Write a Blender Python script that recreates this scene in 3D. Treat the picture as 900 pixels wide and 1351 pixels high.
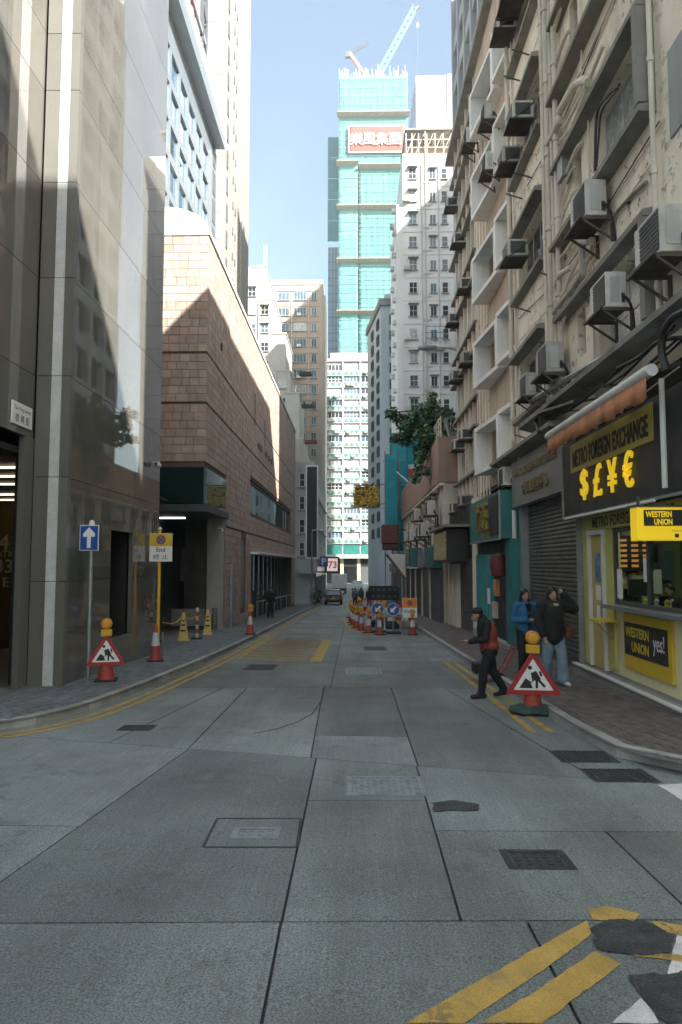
import bpy, bmesh, math, random
from mathutils import Vector, Matrix, Euler

random.seed(7)
for o in list(bpy.data.objects):
    bpy.data.objects.remove(o)
SC = bpy.context.scene
COL = SC.collection
R = math.radians

# ------------------------------------------------------------------ camera
CAMH = 1.9                                   # eye height in metres
FPX, CXP, CYP = 920.0, 450.0, 675.5          # focal length and centre in photo pixels (900 x 1351)
PITCH, YAW = math.atan(68 / 920), math.atan(16 / 920)
cd = bpy.data.cameras.new('camera')
cam = bpy.data.objects.new('camera', cd)
COL.objects.link(cam)
cam.location = (0, 0, CAMH)
cam.rotation_euler = (R(90) + PITCH, 0, YAW)
cd.sensor_fit = 'VERTICAL'
cd.sensor_height = 36
cd.lens = FPX / 1351 * 36
cd.clip_end = 5000
cd.clip_start = 0.05
SC.camera = cam

# ------------------------------------------------------------------ light
SUN = Vector((-1, 0.95, -1.05)).normalized()          # the way the light travels
world = bpy.data.worlds.new('World')
SC.world = world
world.use_nodes = True
wn = world.node_tree.nodes
sky = wn.new('ShaderNodeTexSky')
sky.sky_type = 'NISHITA'
sky.sun_disc = False
sky.sun_elevation = math.asin(-SUN.z)
sky.sun_rotation = math.atan2(-SUN.x, -SUN.y)
sky.air_density = 1.0
sky.dust_density = 2.5
sky.ozone_density = 1.4
tint = wn.new('ShaderNodeMix'); tint.data_type = 'RGBA'; tint.blend_type = 'MULTIPLY'      # haze-paled city sky, even all round
tint.inputs['Factor'].default_value = 1
tint.inputs['B'].default_value = (1.06, 1.08, 0.96, 1)
world.node_tree.links.new(sky.outputs[0], tint.inputs['A'])
world.node_tree.links.new(tint.outputs['Result'], wn['Background'].inputs[0])
wn['Background'].inputs[1].default_value = 0.076
sl = bpy.data.lights.new('sun', 'SUN')
sl.energy = 5.0
sl.angle = R(0.55)
sl.color = (1.0, 0.945, 0.87)
so = bpy.data.objects.new('sun', sl)
COL.objects.link(so)
so.location = (30, -28, 60)
so.rotation_euler = SUN.to_track_quat('-Z', 'Y').to_euler()
vs = SC.view_settings
vs.view_transform = 'Standard'
vs.look = 'None'
vs.gamma = 1
vs.exposure = 2.2
vs.use_curve_mapping = False
SC.render.engine = 'CYCLES'
SC.cycles.max_bounces = 7
SC.cycles.diffuse_bounces = 4

# ------------------------------------------------------------------ photo pixels to places
CR = (Matrix.Rotation(YAW, 3, 'Z') @ Matrix.Rotation(R(90) + PITCH, 3, 'X'))
CP = Vector((0, 0, CAMH))
def ray(px, py): return CR @ Vector(((px - CXP) / FPX, (CYP - py) / FPX, -1))
def ox(px, py, X):
    d = ray(px, py); p = CP + d * (X / d.x); return p.y, p.z
def oy(px, py, Y):
    d = ray(px, py); p = CP + d * (Y / d.y); return p.x, p.z
def gz(y): return -0.031 * max(-20, min(y, 74))       # the street falls 3 % away from the crossing
def og(px, py, h=0.0):
    d = ray(px, py); lo, hi = 0.5, 400.0
    for _ in range(50):
        t = (lo + hi) / 2; p = CP + d * t
        if p.z > gz(p.y) + h: lo = t
        else: hi = t
    return p.x, p.y

# ------------------------------------------------------------------ mesh helpers
WL = {}
class MB:
    def __init__(s): s.v = []; s.f = []
    def add(s, vs, fs):
        n = len(s.v); s.v += [tuple(v) for v in vs]; s.f += [tuple(i + n for i in f) for f in fs]; return s
    def box(s, x0, x1, y0, y1, z0, z1):
        if x0 > x1: x0, x1 = x1, x0
        if y0 > y1: y0, y1 = y1, y0
        if z0 > z1: z0, z1 = z1, z0
        return s.add([(x0,y0,z0),(x1,y0,z0),(x1,y1,z0),(x0,y1,z0),(x0,y0,z1),(x1,y0,z1),(x1,y1,z1),(x0,y1,z1)],
                     [(3,2,1,0),(4,5,6,7),(0,1,5,4),(1,2,6,5),(2,3,7,6),(3,0,4,7)])
    def cbox(s, x0, x1, y0, y1, z0, z1, b=0.02):       # chamfered box
        if x0 > x1: x0, x1 = x1, x0
        if y0 > y1: y0, y1 = y1, y0
        if z0 > z1: z0, z1 = z1, z0
        bm = bmesh.new(); bmesh.ops.create_cube(bm, size=1)
        bmesh.ops.scale(bm, vec=(x1-x0, y1-y0, z1-z0), verts=bm.verts)
        bmesh.ops.translate(bm, vec=((x0+x1)/2, (y0+y1)/2, (z0+z1)/2), verts=bm.verts)
        bmesh.ops.bevel(bm, geom=bm.edges[:], offset=b, segments=2, affect='EDGES', profile=0.6)
        return s.frombm(bm)
    def frombm(s, bm):
        bm.verts.index_update()
        s.add([v.co for v in bm.verts], [[v.index for v in f.verts] for f in bm.faces]); bm.free(); return s
    def prism(s, poly, axis, a, b):
        n = len(poly)
        def P(q, t):
            return {'x': (t, q[0], q[1]), 'y': (q[0], t, q[1]), 'z': (q[0], q[1], t)}[axis]
        return s.add([P(q, a) for q in poly] + [P(q, b) for q in poly],
                     [tuple(range(n))[::-1], tuple(range(n, 2*n))] + [(i, (i+1) % n, n+(i+1) % n, n+i) for i in range(n)])
    def tube(s, pts, r, n=8, r2=None):
        pts = [Vector(p) for p in pts]; m = len(pts); rings = []
        up = Vector((0, 0, 1)); prev = None
        for i, p in enumerate(pts):
            t = (pts[min(i+1, m-1)] - pts[max(i-1, 0)]).normalized()
            if prev is None:
                a = t.orthogonal().normalized()
            else:
                a = (prev - t * prev.dot(t)).normalized()
            prev = a; b = t.cross(a)
            rr = r if r2 is None else r + (r2 - r) * i / (m - 1)
            if isinstance(r, (list, tuple)): rr = r[i]
            rings.append([p + (a*math.cos(2*math.pi*k/n) + b*math.sin(2*math.pi*k/n)) * rr for k in range(n)])
        vs = [v for rg in rings for v in rg]
        fs = [(i*n+k, i*n+(k+1) % n, (i+1)*n+(k+1) % n, (i+1)*n+k) for i in range(m-1) for k in range(n)]
        fs += [tuple(range(n))[::-1], tuple(range((m-1)*n, m*n))]
        return s.add(vs, fs)
    def lathe(s, prof, c=(0,0,0), n=18, axis='z'):
        m = len(prof); vs = []
        for r, z in prof:
            for k in range(n):
                a = 2*math.pi*k/n; u, v = r*math.cos(a), r*math.sin(a)
                q = {'z': (u, v, z), 'y': (u, z, v), 'x': (z, u, v)}[axis]
                vs.append((c[0]+q[0], c[1]+q[1], c[2]+q[2]))
        fs = [(i*n+k, i*n+(k+1) % n, (i+1)*n+(k+1) % n, (i+1)*n+k) for i in range(m-1) for k in range(n)]
        fs += [tuple(range(n))[::-1], tuple(range((m-1)*n, m*n))]
        return s.add(vs, fs)
    def beam(s, p, q, w, h=None):
        p, q = Vector(p), Vector(q); h = h or w; t = (q-p).normalized()
        u = Vector((0,0,1)) if abs(t.z) < 0.9 else Vector((0,1,0))
        a = t.cross(u).normalized() * w/2; b = a.cross(t).normalized() * h/2
        return s.add([p-a-b, p+a-b, p+a+b, p-a+b, q-a-b, q+a-b, q+a+b, q-a+b],
                     [(3,2,1,0),(4,5,6,7),(0,1,5,4),(1,2,6,5),(2,3,7,6),(3,0,4,7)])
    def wall(s, axis, c0, c1, a0, a1, z0, z1, holes=()):   # a slab with rectangular openings
        As = sorted({a0, a1} | {min(max(h[k], a0), a1) for h in holes for k in (0, 1)})
        Zs = sorted({z0, z1} | {min(max(h[k], z0), z1) for h in holes for k in (2, 3)})
        for i in range(len(As)-1):
            run = None
            for j in range(len(Zs)-1):
                am, zm = (As[i]+As[i+1])/2, (Zs[j]+Zs[j+1])/2
                solid = not any(h[0] < am < h[1] and h[2] < zm < h[3] for h in holes)
                if solid and run is None: run = Zs[j]
                if run is not None and (not solid or j == len(Zs)-2):
                    top = Zs[j+1] if solid else Zs[j]
                    if axis == 'x': s.box(c0, c1, As[i], As[i+1], run, top)
                    else: s.box(As[i], As[i+1], c0, c1, run, top)
                    run = None
        return s
    def mesh(s, name, mat, smooth=False, sub=None, origin=None):
        me = bpy.data.meshes.new(name)
        o = origin or (0, 0, 0)
        me.from_pydata([(v[0]-o[0], v[1]-o[1], v[2]-o[2]) for v in s.v], [], s.f)
        bm = bmesh.new(); bm.from_mesh(me)
        bmesh.ops.recalc_face_normals(bm, faces=bm.faces)
        bm.to_mesh(me); bm.free()
        if smooth:
            me.polygons.foreach_set('use_smooth', [True]*len(me.polygons))
            if smooth != 'all': me.set_sharp_from_angle(angle=R(40))
        if mat: me.materials.append(mat)
        return me
    def build(s, name, mat, parent=None, smooth=False):
        xs, ys, zs = zip(*s.v)
        org = Vector(((min(xs)+max(xs))/2, (min(ys)+max(ys))/2, min(zs)))
        return put(name, s.mesh(name, mat, smooth, origin=org), parent, org)
def put(name, me, parent=None, loc=(0,0,0), rot=None, scale=None):
    o = bpy.data.objects.new(name, me); COL.objects.link(o)
    loc = Vector(loc); WL[o.name] = loc
    if parent:
        o.parent = parent; o.location = loc - WL[parent.name]
    else: o.location = loc
    if rot: o.rotation_euler = rot
    if scale: o.scale = scale
    return o
def tag(o, label=None, cat=None, group=None, kind=None):
    if label: o['label'] = label
    if cat: o['category'] = cat
    if group: o['group'] = group
    if kind: o['kind'] = kind
    return o
def thing(name, label, cat, loc=(0,0,0), group=None):
    o = put(name, None, None, loc)
    o.empty_display_size = 0.2
    return tag(o, label, cat, group)
def copy_tree(o, loc=None, rz=None, label=None, parent=None, scale=None):
    c = o.copy(); COL.objects.link(c); c.parent = parent
    for ch in list(o.children): copy_tree(ch, parent=c)
    if loc is not None: c.location = loc
    if rz is not None: c.rotation_euler = (0, 0, rz)
    if label: c['label'] = label
    if scale: c.scale = (scale,)*3
    return c
_cube = {}
def cube(mat):
    if mat.name not in _cube:
        _cube[mat.name] = MB().box(-.5,.5,-.5,.5,-.5,.5).mesh('block', mat)
    return _cube[mat.name]
def block(name, mat, parent, x0, x1, y0, y1, z0, z1):     # a box piece that shares one mesh
    return put(name, cube(mat), parent, ((x0+x1)/2, (y0+y1)/2, (z0+z1)/2), None, (abs(x1-x0), abs(y1-y0), abs(z1-z0)))
_txt = {}
def text_mesh(s, mat, ext=0.02, sx=1.0, bold=0.0):         # lettering 1 unit high, centred
    k = (s, mat.name, ext, sx, bold)
    if k not in _txt:
        c = bpy.data.curves.new('lettering', 'FONT'); c.body = s; c.align_x = 'CENTER'; c.align_y = 'CENTER'
        c.extrude = ext; c.offset = bold; c.resolution_u = 3
        o = bpy.data.objects.new('lettering', c); COL.objects.link(o)
        dg = bpy.context.evaluated_depsgraph_get()
        me = bpy.data.meshes.new_from_object(o.evaluated_get(dg)); me.name = 'lettering'
        bpy.data.objects.remove(o); bpy.data.curves.remove(c)
        me.materials.clear(); me.materials.append(mat)
        xs = [v.co.x for v in me.vertices]; ys = [v.co.y for v in me.vertices]
        cx, cy, h = (min(xs)+max(xs))/2, (min(ys)+max(ys))/2, max(ys)-min(ys)
        for v in me.vertices: v.co.x = (v.co.x-cx)/h*sx; v.co.y = (v.co.y-cy)/h
        me['w'] = (max(xs)-min(xs))/h*sx
        _txt[k] = me
    return _txt[k]
def letter(s, mat, parent, loc, h, face, ext=0.02, w=None, bold=0.0, name='lettering'):
    me = text_mesh(s, mat, ext, 1.0, bold)
    rot = {'-x': (R(90), 0, R(-90)), '+x': (R(90), 0, R(90)), '-y': (R(90), 0, 0)}[face]
    o = put(name, me, parent, loc, rot)
    o.scale = ((w / me['w']) if w else h, h, h)
    return o

# ------------------------------------------------------------------ materials
def S(r, g, b):
    f = lambda c: (c/255/12.92) if c/255 <= 0.04045 else ((c/255+0.055)/1.055)**2.4
    return (f(r), f(g), f(b))
MATS = {}
def mat(name, col, rough=0.7, var=0.12, scale=1.5, bump=0.15, bscale=30, metal=0.0, spec=0.5, stain=0.0, rnd=0.0, hue=0.0,
        coat=0.0, stcol=(0.05, 0.045, 0.035), ststretch=0.12, emit=None, estr=0.0, speck=0.0, stscale=1.2, trans=0.0, brush=0.0, tracks=0.0, chip=0.0, chipscale=5.0):
    if name in MATS: return MATS[name]
    m = bpy.data.materials.new(name); m.use_nodes = True; MATS[name] = m
    nt = m.node_tree; N = nt.nodes; Lk = nt.links; b = N['Principled BSDF']
    geo = N.new('ShaderNodeNewGeometry')
    def noise(sc, det=4, vec=None, ro=0.55):
        n = N.new('ShaderNodeTexNoise'); n.inputs['Scale'].default_value = sc; n.inputs['Detail'].default_value = det
        n.inputs['Roughness'].default_value = ro
        Lk.new(vec or geo.outputs['Position'], n.inputs['Vector']); return n.outputs['Fac']
    def mth(op, a, bb=None, c=None):
        n = N.new('ShaderNodeMath'); n.operation = op
        for i, q in enumerate((a, bb, c)):
            if q is None: continue
            if isinstance(q, (int, float)): n.inputs[i].default_value = q
            else: Lk.new(q, n.inputs[i])
        return n.outputs[0]
    def rng(x, a, bb, c, d):
        n = N.new('ShaderNodeMapRange'); Lk.new(x, n.inputs[0])
        for i, q in enumerate((a, bb, c, d)): n.inputs[i+1].default_value = q
        return n.outputs[0]
    val = rng(noise(scale, 5), 0.3, 0.7, 1-var, 1+var)
    if speck: val = mth('MULTIPLY', val, rng(noise(90, 2), 0.3, 0.7, 1-speck, 1+speck))
    if brush or tracks:                                   # drag marks and tyre-darkened lanes, both along the street
        for sc_, k_ in (((55, 1.2, 1), brush), ((1.1, 0.07, 1), tracks)):
            mp0 = N.new('ShaderNodeMapping'); mp0.inputs['Scale'].default_value = sc_
            Lk.new(geo.outputs['Position'], mp0.inputs['Vector'])
            val = mth('MULTIPLY', val, rng(noise(1.0, 4, mp0.outputs[0]), 0.3, 0.7, 1-k_, 1+k_))
    if rnd:
        oi = N.new('ShaderNodeObjectInfo')
        r = mth('FRACT', mth('ADD', oi.outputs['Random'], mth('MULTIPLY', geo.outputs['Random Per Island'], 7.31)))
        val = mth('MULTIPLY', val, rng(r, 0, 1, 1-rnd, 1+rnd))
    hsv = N.new('ShaderNodeHueSaturation'); hsv.inputs['Color'].default_value = (*col, 1); Lk.new(val, hsv.inputs['Value'])
    if rnd and hue:
        r2 = mth('FRACT', mth('MULTIPLY', r, 13.7))
        Lk.new(rng(r2, 0, 1, 0.5-hue, 0.5+hue), hsv.inputs['Hue'])
        Lk.new(rng(mth('FRACT', mth('MULTIPLY', r, 29.3)), 0, 1, 0.7, 1.2), hsv.inputs['Saturation'])
    out = hsv.outputs[0]
    if stain:
        mp = N.new('ShaderNodeMapping'); mp.inputs['Scale'].default_value = (1, 1, ststretch)
        Lk.new(geo.outputs['Position'], mp.inputs['Vector'])
        s1 = rng(noise(stscale, 6, mp.outputs[0], 0.65), 0.5, 0.78, 0, stain)
        mx = N.new('ShaderNodeMix'); mx.data_type = 'RGBA'; Lk.new(s1, mx.inputs['Factor'])
        Lk.new(out, mx.inputs['A']); mx.inputs['B'].default_value = (*stcol, 1); out = mx.outputs['Result']
    if chip:                                              # flaked paint: small hard-edged patches in drifts
        c1 = rng(noise(chipscale, 7, None, 0.72), 0.565, 0.595, 0, 1)
        c2 = rng(noise(0.55, 3), 0.42, 0.6, 0, chip)
        mx = N.new('ShaderNodeMix'); mx.data_type = 'RGBA'; Lk.new(mth('MULTIPLY', c1, c2), mx.inputs['Factor'])
        Lk.new(out, mx.inputs['A']); mx.inputs['B'].default_value = (0.09, 0.08, 0.065, 1); out = mx.outputs['Result']
    Lk.new(out, b.inputs['Base Color'])
    b.inputs['Metallic'].default_value = metal
    b.inputs['Specular IOR Level'].default_value = spec
    b.inputs['Coat Weight'].default_value = coat
    b.inputs['Coat Roughness'].default_value = 0.03
    b.inputs['Transmission Weight'].default_value = trans
    if trans: b.inputs['IOR'].default_value = 1.06
    Lk.new(rng(noise(scale*2.3, 3), 0.3, 0.7, max(0.0, rough-min(0.08, rough*0.6)), min(1.0, rough+min(0.08, rough*0.6))), b.inputs['Roughness'])
    if bump:
        bp = N.new('ShaderNodeBump'); bp.inputs['Strength'].default_value = bump; bp.inputs['Distance'].default_value = 0.02
        Lk.new(noise(bscale, 5), bp.inputs['Height']); Lk.new(bp.outputs[0], b.inputs['Normal'])
    if emit:
        b.inputs['Emission Color'].default_value = (*emit, 1); b.inputs['Emission Strength'].default_value = estr
    return m

m_slab = mat('road_concrete', (0.166, 0.187, 0.179), 0.58, 0.3, 0.45, 0.5, 60, stain=0.75, stcol=(0.095, 0.1, 0.097), ststretch=1, rnd=0.2, speck=0.6, stscale=0.6, brush=.1, tracks=.3, chip=.5, chipscale=3.0)
m_slab2 = mat('pale_concrete', (0.225, 0.247, 0.241), 0.66, 0.2, 0.7, 0.5, 60, stain=0.7, stcol=(0.15, 0.16, 0.155), ststretch=1, speck=0.4, stscale=1.5, brush=.15, chip=.4, chipscale=3)
m_joint = mat('joint_tar', (0.045, 0.047, 0.046), 0.8)
m_ground = mat('ground_concrete', (0.2, 0.2, 0.19), 0.9)
m_kerb = mat('kerb_stone', (0.34, 0.335, 0.31), 0.85, 0.2, 2, 0.3, 50, rnd=0.15, stain=0.4, speck=0.2)
m_pave_bed = mat('paving_mortar', (0.12, 0.12, 0.115), 0.9)
m_paver_grey = mat('paver_grey', (0.15, 0.17, 0.175), 0.8, 0.15, 2, 0.3, 60, rnd=0.22, hue=0.01, stain=0.3, ststretch=1)
m_paver_red = mat('paver_red', (0.14, 0.115, 0.103), 0.8, 0.15, 2, 0.3, 60, rnd=0.25, hue=0.015, stain=0.45, ststretch=1)
m_yellow = mat('road_yellow', S(178, 146, 72), 0.75, 0.2, 3, 0.2, 60, chip=1.0, chipscale=7, stain=0.8, stcol=(0.2, 0.18, 0.13), ststretch=1, stscale=5, speck=0.2)
m_whitep = mat('road_white', (0.62, 0.62, 0.6), 0.75, 0.15, 3, 0.2, 60, stain=0.75, stcol=(0.2, 0.2, 0.19), ststretch=1, stscale=5, speck=0.2)
m_iron = mat('cast_iron', (0.055, 0.06, 0.06), 0.55, 0.2, 8, 0.3, 60, metal=0.4)
m_iron2 = mat('worn_iron', (0.22, 0.25, 0.26), 0.5, 0.25, 8, 0.3, 60, metal=0.3)
m_patch = mat('asphalt_patch', (0.045, 0.049, 0.048), 0.85, 0.4, 6, 0.9, 60, speck=0.6, stain=.5, stcol=(.1, .11, .105), ststretch=1, stscale=4)

# ---- ground: one sheet to the horizon
g = MB()
ys = [-350, -20, 0, 74, 160, 900]
vsx = (-450, 450)
g.add([(x, y, gz(y) - 0.3) for y in ys for x in vsx], [(2*i, 2*i+1, 2*i+3, 2*i+2) for i in range(len(ys)-1)])
tag(g.build('ground', m_ground), kind='structure')
# ---- road bed
g = MB()
def strip(mb, x0, x1, ya, yb, h, zs=None):
    ys = sorted({ya, yb} | {y for y in (-20, 74) if ya < y < yb})
    for a, b in zip(ys, ys[1:]):
        mb.add([(x0, a, gz(a)+h), (x1, a, gz(a)+h), (x1, b, gz(b)+h), (x0, b, gz(b)+h)], [(0, 1, 2, 3)])
strip(g, -45, 45, -30, 9.5, -0.022)
strip(g, -6, 5, 9.5, 116, -0.022)
strip(g, -45, 45, 116, 150, -0.022)
road = tag(g.build('road', m_joint), kind='structure')

# ---- concrete bays of the road: cut along the joints seen in the photograph
def cutpoly(poly, p, q):
    n = Vector((-(q[1]-p[1]), q[0]-p[0])); A, B = [], []
    for i in range(len(poly)):
        a, b = Vector(poly[i]), Vector(poly[(i+1) % len(poly)])
        da, db = n.dot(a - Vector(p)), n.dot(b - Vector(p))
        if da >= 0: A.append(a[:])
        if da <= 0: B.append(a[:])
        if da * db < 0:
            t = da/(da-db); c = a + (b-a)*t; A.append(c[:]); B.append(c[:])
    return A, B
def area(P): return abs(sum(P[i][0]*P[(i+1) % len(P)][1]-P[(i+1) % len(P)][0]*P[i][1] for i in range(len(P))))/2
def inside(P, x, y):
    c = False
    for i in range(len(P)):
        x1, y1 = P[i]; x2, y2 = P[i-1]
        if (y1 > y) != (y2 > y) and x < (x2-x1)*(y-y1)/(y2-y1)+x1: c = not c
    return c
polys = [[(-9.5, -3), (9.5, -3), (9.5, 13.2), (-9.5, 13.2)]]
def cut(p, q, *samples):
    global polys
    P, Q = og(*p), og(*q); S_ = [og(*s) for s in samples]; out = []
    for po in polys:
        if not S_ or any(inside(po, *s) for s in S_):
            a, b = cutpoly(po, P, Q)
            out += [x for x in (a, b) if len(x) > 2 and area(x) > 0.01]
        else: out.append(po)
    polys = out
cut((0, 1218), (790, 1214))
cut((250, 988), (600, 1014))
cut((345, 1351), (370, 1221), (500, 1300))
cut((700, 1225), (760, 1340), (800, 1300))
cut((372, 1216), (415, 1012), (450, 1100), (450, 1180))
cut((563, 1058), (608, 1214), (650, 1100), (650, 1180))
cut((392, 1056), (565, 1056), (470, 1030))
cut((575, 1096), (790, 1097), (700, 1060))
cut((800, 1098), (900, 1193), (700, 1150))
cut((105, 1090), (252, 986), (200, 1150), (60, 1060))
cut((0, 1089), (105, 1090), (60, 1040))
cut((252, 984), (345, 888), (300, 970), (200, 940))
cut((410, 1000), (432, 880), (450, 940), (350, 960))
cut((510, 890), (548, 1000), (500, 940))
cut((415, 970), (545, 972), (480, 985))
cut((395, 892), (700, 894), (470, 910), (600, 930))
cut((60, 1020), (300, 905), (150, 980), (200, 940))
cut((690, 970), (790, 1030), (760, 1000))
y = 13.2
while y < 112:
    y2 = min(y + 4.6, 112)
    if y < 74 < y2: y2 = 74
    for x0, x1 in ((-4.2, -0.42), (-0.42, 3.4)):
        polys.append([(x0, y), (x1, y), (x1, y2), (x0, y2)])
    y = y2
for po in polys:
    c = Vector((sum(p[0] for p in po)/len(po), sum(p[1] for p in po)/len(po)))
    q = []
    n = len(po)
    sgn = 1 if sum(po[i][0]*po[(i+1) % n][1]-po[(i+1) % n][0]*po[i][1] for i in range(n)) > 0 else -1
    d = 0.0085
    for i in range(n):                       # shrink by the joint's half width
        a, b, e = Vector(po[i-1]), Vector(po[i]), Vector(po[(i+1) % n])
        t1, t2 = (b-a).normalized(), (e-b).normalized()
        n1, n2 = Vector((-t1.y, t1.x))*sgn, Vector((-t2.y, t2.x))*sgn
        k = n1+n2
        if k.length < 1e-4: k = n1
        k = k.normalized()
        q.append(b + k * min(d/max(0.25, k.dot(n1)), 0.06))
    mb = MB(); m_ = len(q)
    top = [(v.x, v.y, gz(v.y)) for v in q]; bot = [(v.x, v.y, gz(v.y)-0.06) for v in q]
    mb.add(top+bot, [tuple(range(m_))]+[(i, (i+1) % m_, m_+(i+1) % m_, m_+i) for i in range(m_)])
    pale = any(inside(po, *og(*s_)) for s_ in ((60, 1055), (470, 985)))
    mb.build('concrete_slab', m_slab2 if pale else m_slab, road)
mb = MB()                                   # plain carriageway to the sides and beyond
for x0, x1, a, b in ((-45, -9.52, -30, 9.5), (9.52, 45, -30, 9.5), (-9.5, 9.5, -30, -3.02), (-45, 45, 112.03, 150)):
    strip(mb, x0, x1, a, b, 0)
mb.build('carriageway', m_slab, road)
mb = MB()                                   # sealed crack that curves off the middle joint
pts = [og(*p) for p in ((429, 905), (424, 925), (412, 942), (392, 953), (365, 962), (335, 968))]
for (x1, y1), (x2, y2) in zip(pts, pts[1:]):
    t = Vector((x2-x1, y2-y1)).normalized(); nx, ny = -t.y*0.012, t.x*0.012
    mb.add([(x1-nx, y1-ny, gz(y1)+.003), (x1+nx, y1+ny, gz(y1)+.003), (x2+nx, y2+ny, gz(y2)+.003), (x2-nx, y2-ny, gz(y2)+.003)], [(0, 1, 2, 3)])
mb.build('sealed_crack', m_joint, road)

# ---- markings (thin sheets on the slabs)
def ribbon(mb, pts, w, h=0.004):
    L, Rr = [], []
    for i, p in enumerate(pts):
        a, b = Vector(pts[max(0, i-1)]), Vector(pts[min(len(pts)-1, i+1)])
        t = (b-a).normalized(); n = Vector((-t.y, t.x))*w/2; p = Vector(p)
        L.append(p+n); Rr.append(p-n)
    V = [(v.x, v.y, gz(v.y)+h) for v in L]+[(v.x, v.y, gz(v.y)+h) for v in Rr]; k = len(pts)
    mb.add(V, [(i, i+1, k+i+1, k+i) for i in range(k-1)])
def smooth_line(pts, step=0.5):
    out = []
    P = [Vector(p) for p in pts]; P = [2*P[0]-P[1]]+P+[2*P[-1]-P[-2]]
    for i in range(1, len(P)-2):
        n = max(2, int((P[i+1]-P[i]).length/step))
        for k in range(n):
            t = k/n; a, b, c, d = P[i-1], P[i], P[i+1], P[i+2]
            out.append(0.5*((2*b)+(c-a)*t+(2*a-5*b+4*c-d)*t*t+(3*b-a-3*c+d)*t**3))
    out.append(P[-2]); return out
def offset(pts, d):
    out = []
    for i, p in enumerate(pts):
        t = (Vector(pts[min(i+1, len(pts)-1)])-Vector(pts[max(0, i-1)])).normalized()
        out.append(Vector(p)+Vector((-t.y, t.x))*d)
    return out
KL = smooth_line([(-14, 8.3), (-7, 8.45), (-5.4, 8.75), (-4.61, 9.21), (-4.1, 10.28), (-3.86, 12.43), (-3.74, 15), (-3.62, 18), (-3.54, 25), (-3.5, 45), (-3.3, 74), (-3.3, 112)])
KR = smooth_line([(14, 6.45), (6, 6.6), (4.2, 6.85), (3.3, 7.25), (2.92, 8.0), (2.84, 9.3), (2.83, 11.4), (2.8, 15), (2.77, 20), (2.76, 33), (2.72, 60), (2.65, 74), (2.65, 112)])
def line_thing(name, pts, w, m, label):
    mb = MB(); ribbon(mb, pts, w)
    return tag(mb.build(name, m, road), label)
cl = [p for p in KL if p[1] < 70]
for d in (-0.24, -0.44): line_thing('yellow_line', offset(cl, d), 0.1, m_yellow, None)
cr = [p for p in KR if 9.2 < p[1] < 18.2]
for d in (0.27, 0.49): line_thing('yellow_line', offset(cr, d), 0.1, m_yellow, None)
def px_quad(name, pxs, m, h=0.004):
    mb = MB(); P = [og(*p) for p in pxs]; Q = []; jr = random.Random(len(P)*7+int(pxs[0][0]))
    J = 0.016 if m is m_patch else 0.005
    for a, b in zip(P, P[1:]+P[:1]):                  # ragged brush or tar edge
        n = max(1, int(math.dist(a, b)/0.05))
        for k in range(n): Q.append((a[0]+(b[0]-a[0])*k/n+jr.uniform(-J, J), a[1]+(b[1]-a[1])*k/n+jr.uniform(-J, J)))
    P = Q
    mb.add([(x, y, gz(y)+h) for x, y in P], [tuple(range(len(P)))])
    return mb.build(name, m, road)
px_quad('yellow_line', [(535, 1351), (612, 1351), (720, 1278), (781, 1233), (774, 1215), (690, 1262)], m_yellow)
px_quad('yellow_line', [(634, 1351), (716, 1351), (819, 1273), (786, 1255), (700, 1313)], m_yellow)
px_quad('yellow_line', [(776, 1201), (800, 1196), (845, 1206), (835, 1216), (782, 1214)], m_yellow)
px_quad('yellow_line', [(862, 1216), (905, 1222), (905, 1238), (868, 1228)], m_yellow)
px_quad('yellow_line', [(820, 1252), (905, 1262), (905, 1270), (838, 1262)], m_yellow)
px_quad('white_line', [(808, 1351), (868, 1351), (862, 1334), (845, 1318)], m_whitep)
px_quad('white_line', [(880, 1290), (905, 1290), (905, 1215), (893, 1238)], m_whitep)
px_quad('white_line', [(868, 1036), (905, 1034), (905, 1060), (890, 1050)], m_whitep)
px_quad('asphalt_patch', [(778, 1226), (800, 1214), (850, 1216), (890, 1236), (884, 1258), (835, 1262), (790, 1254)], m_patch, 0.007)
px_quad('asphalt_patch', [(830, 1288), (905, 1284), (905, 1351), (880, 1351), (850, 1322)], m_patch, 0.007)
px_quad('asphalt_patch', [(570, 1060), (600, 1056), (634, 1062), (628, 1070), (572, 1071)], m_patch, 0.007)
# hatched box on the left
def hatch():
    mb = MB(); zz = [0.004]
    A, B, C, D = Vector((-3.0, 18.4)), Vector((-.95, 17.6)), Vector((-.9, 24.4)), Vector((-2.95, 25.0))
    def seg(a, b, w): zz[0] += 0.0004; ribbon(mb, [a, b], w, zz[0])
    seg(B, C, 0.3); seg(A, B-Vector((.16, 0)), 0.2); seg(D, C-Vector((.16, 0)), 0.24); seg(A, D, .1)
    n = 9
    for i in range(n):
        a = A.lerp(D, (i+.3)/n); b = B.lerp(C, (i+.8)/n)-Vector((.16, 0)); a2 = A.lerp(D, (i+1.3)/n)
        seg(a, b, .11); seg(b, a2, .11)
    return mb.build('yellow_hatching', m_yellow, road)
hatch()
mb = MB(); el = smooth_line([(2.55, 25.9), (1.6, 26.0), (0.8, 27.4), (0.2, 30.5), (-0.15, 35.0), (-0.3, 42.0)])
ribbon(mb, el, 0.1); ribbon(mb, offset(el, 0.22), 0.1); mb.build('yellow_line', m_yellow, road)

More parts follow.
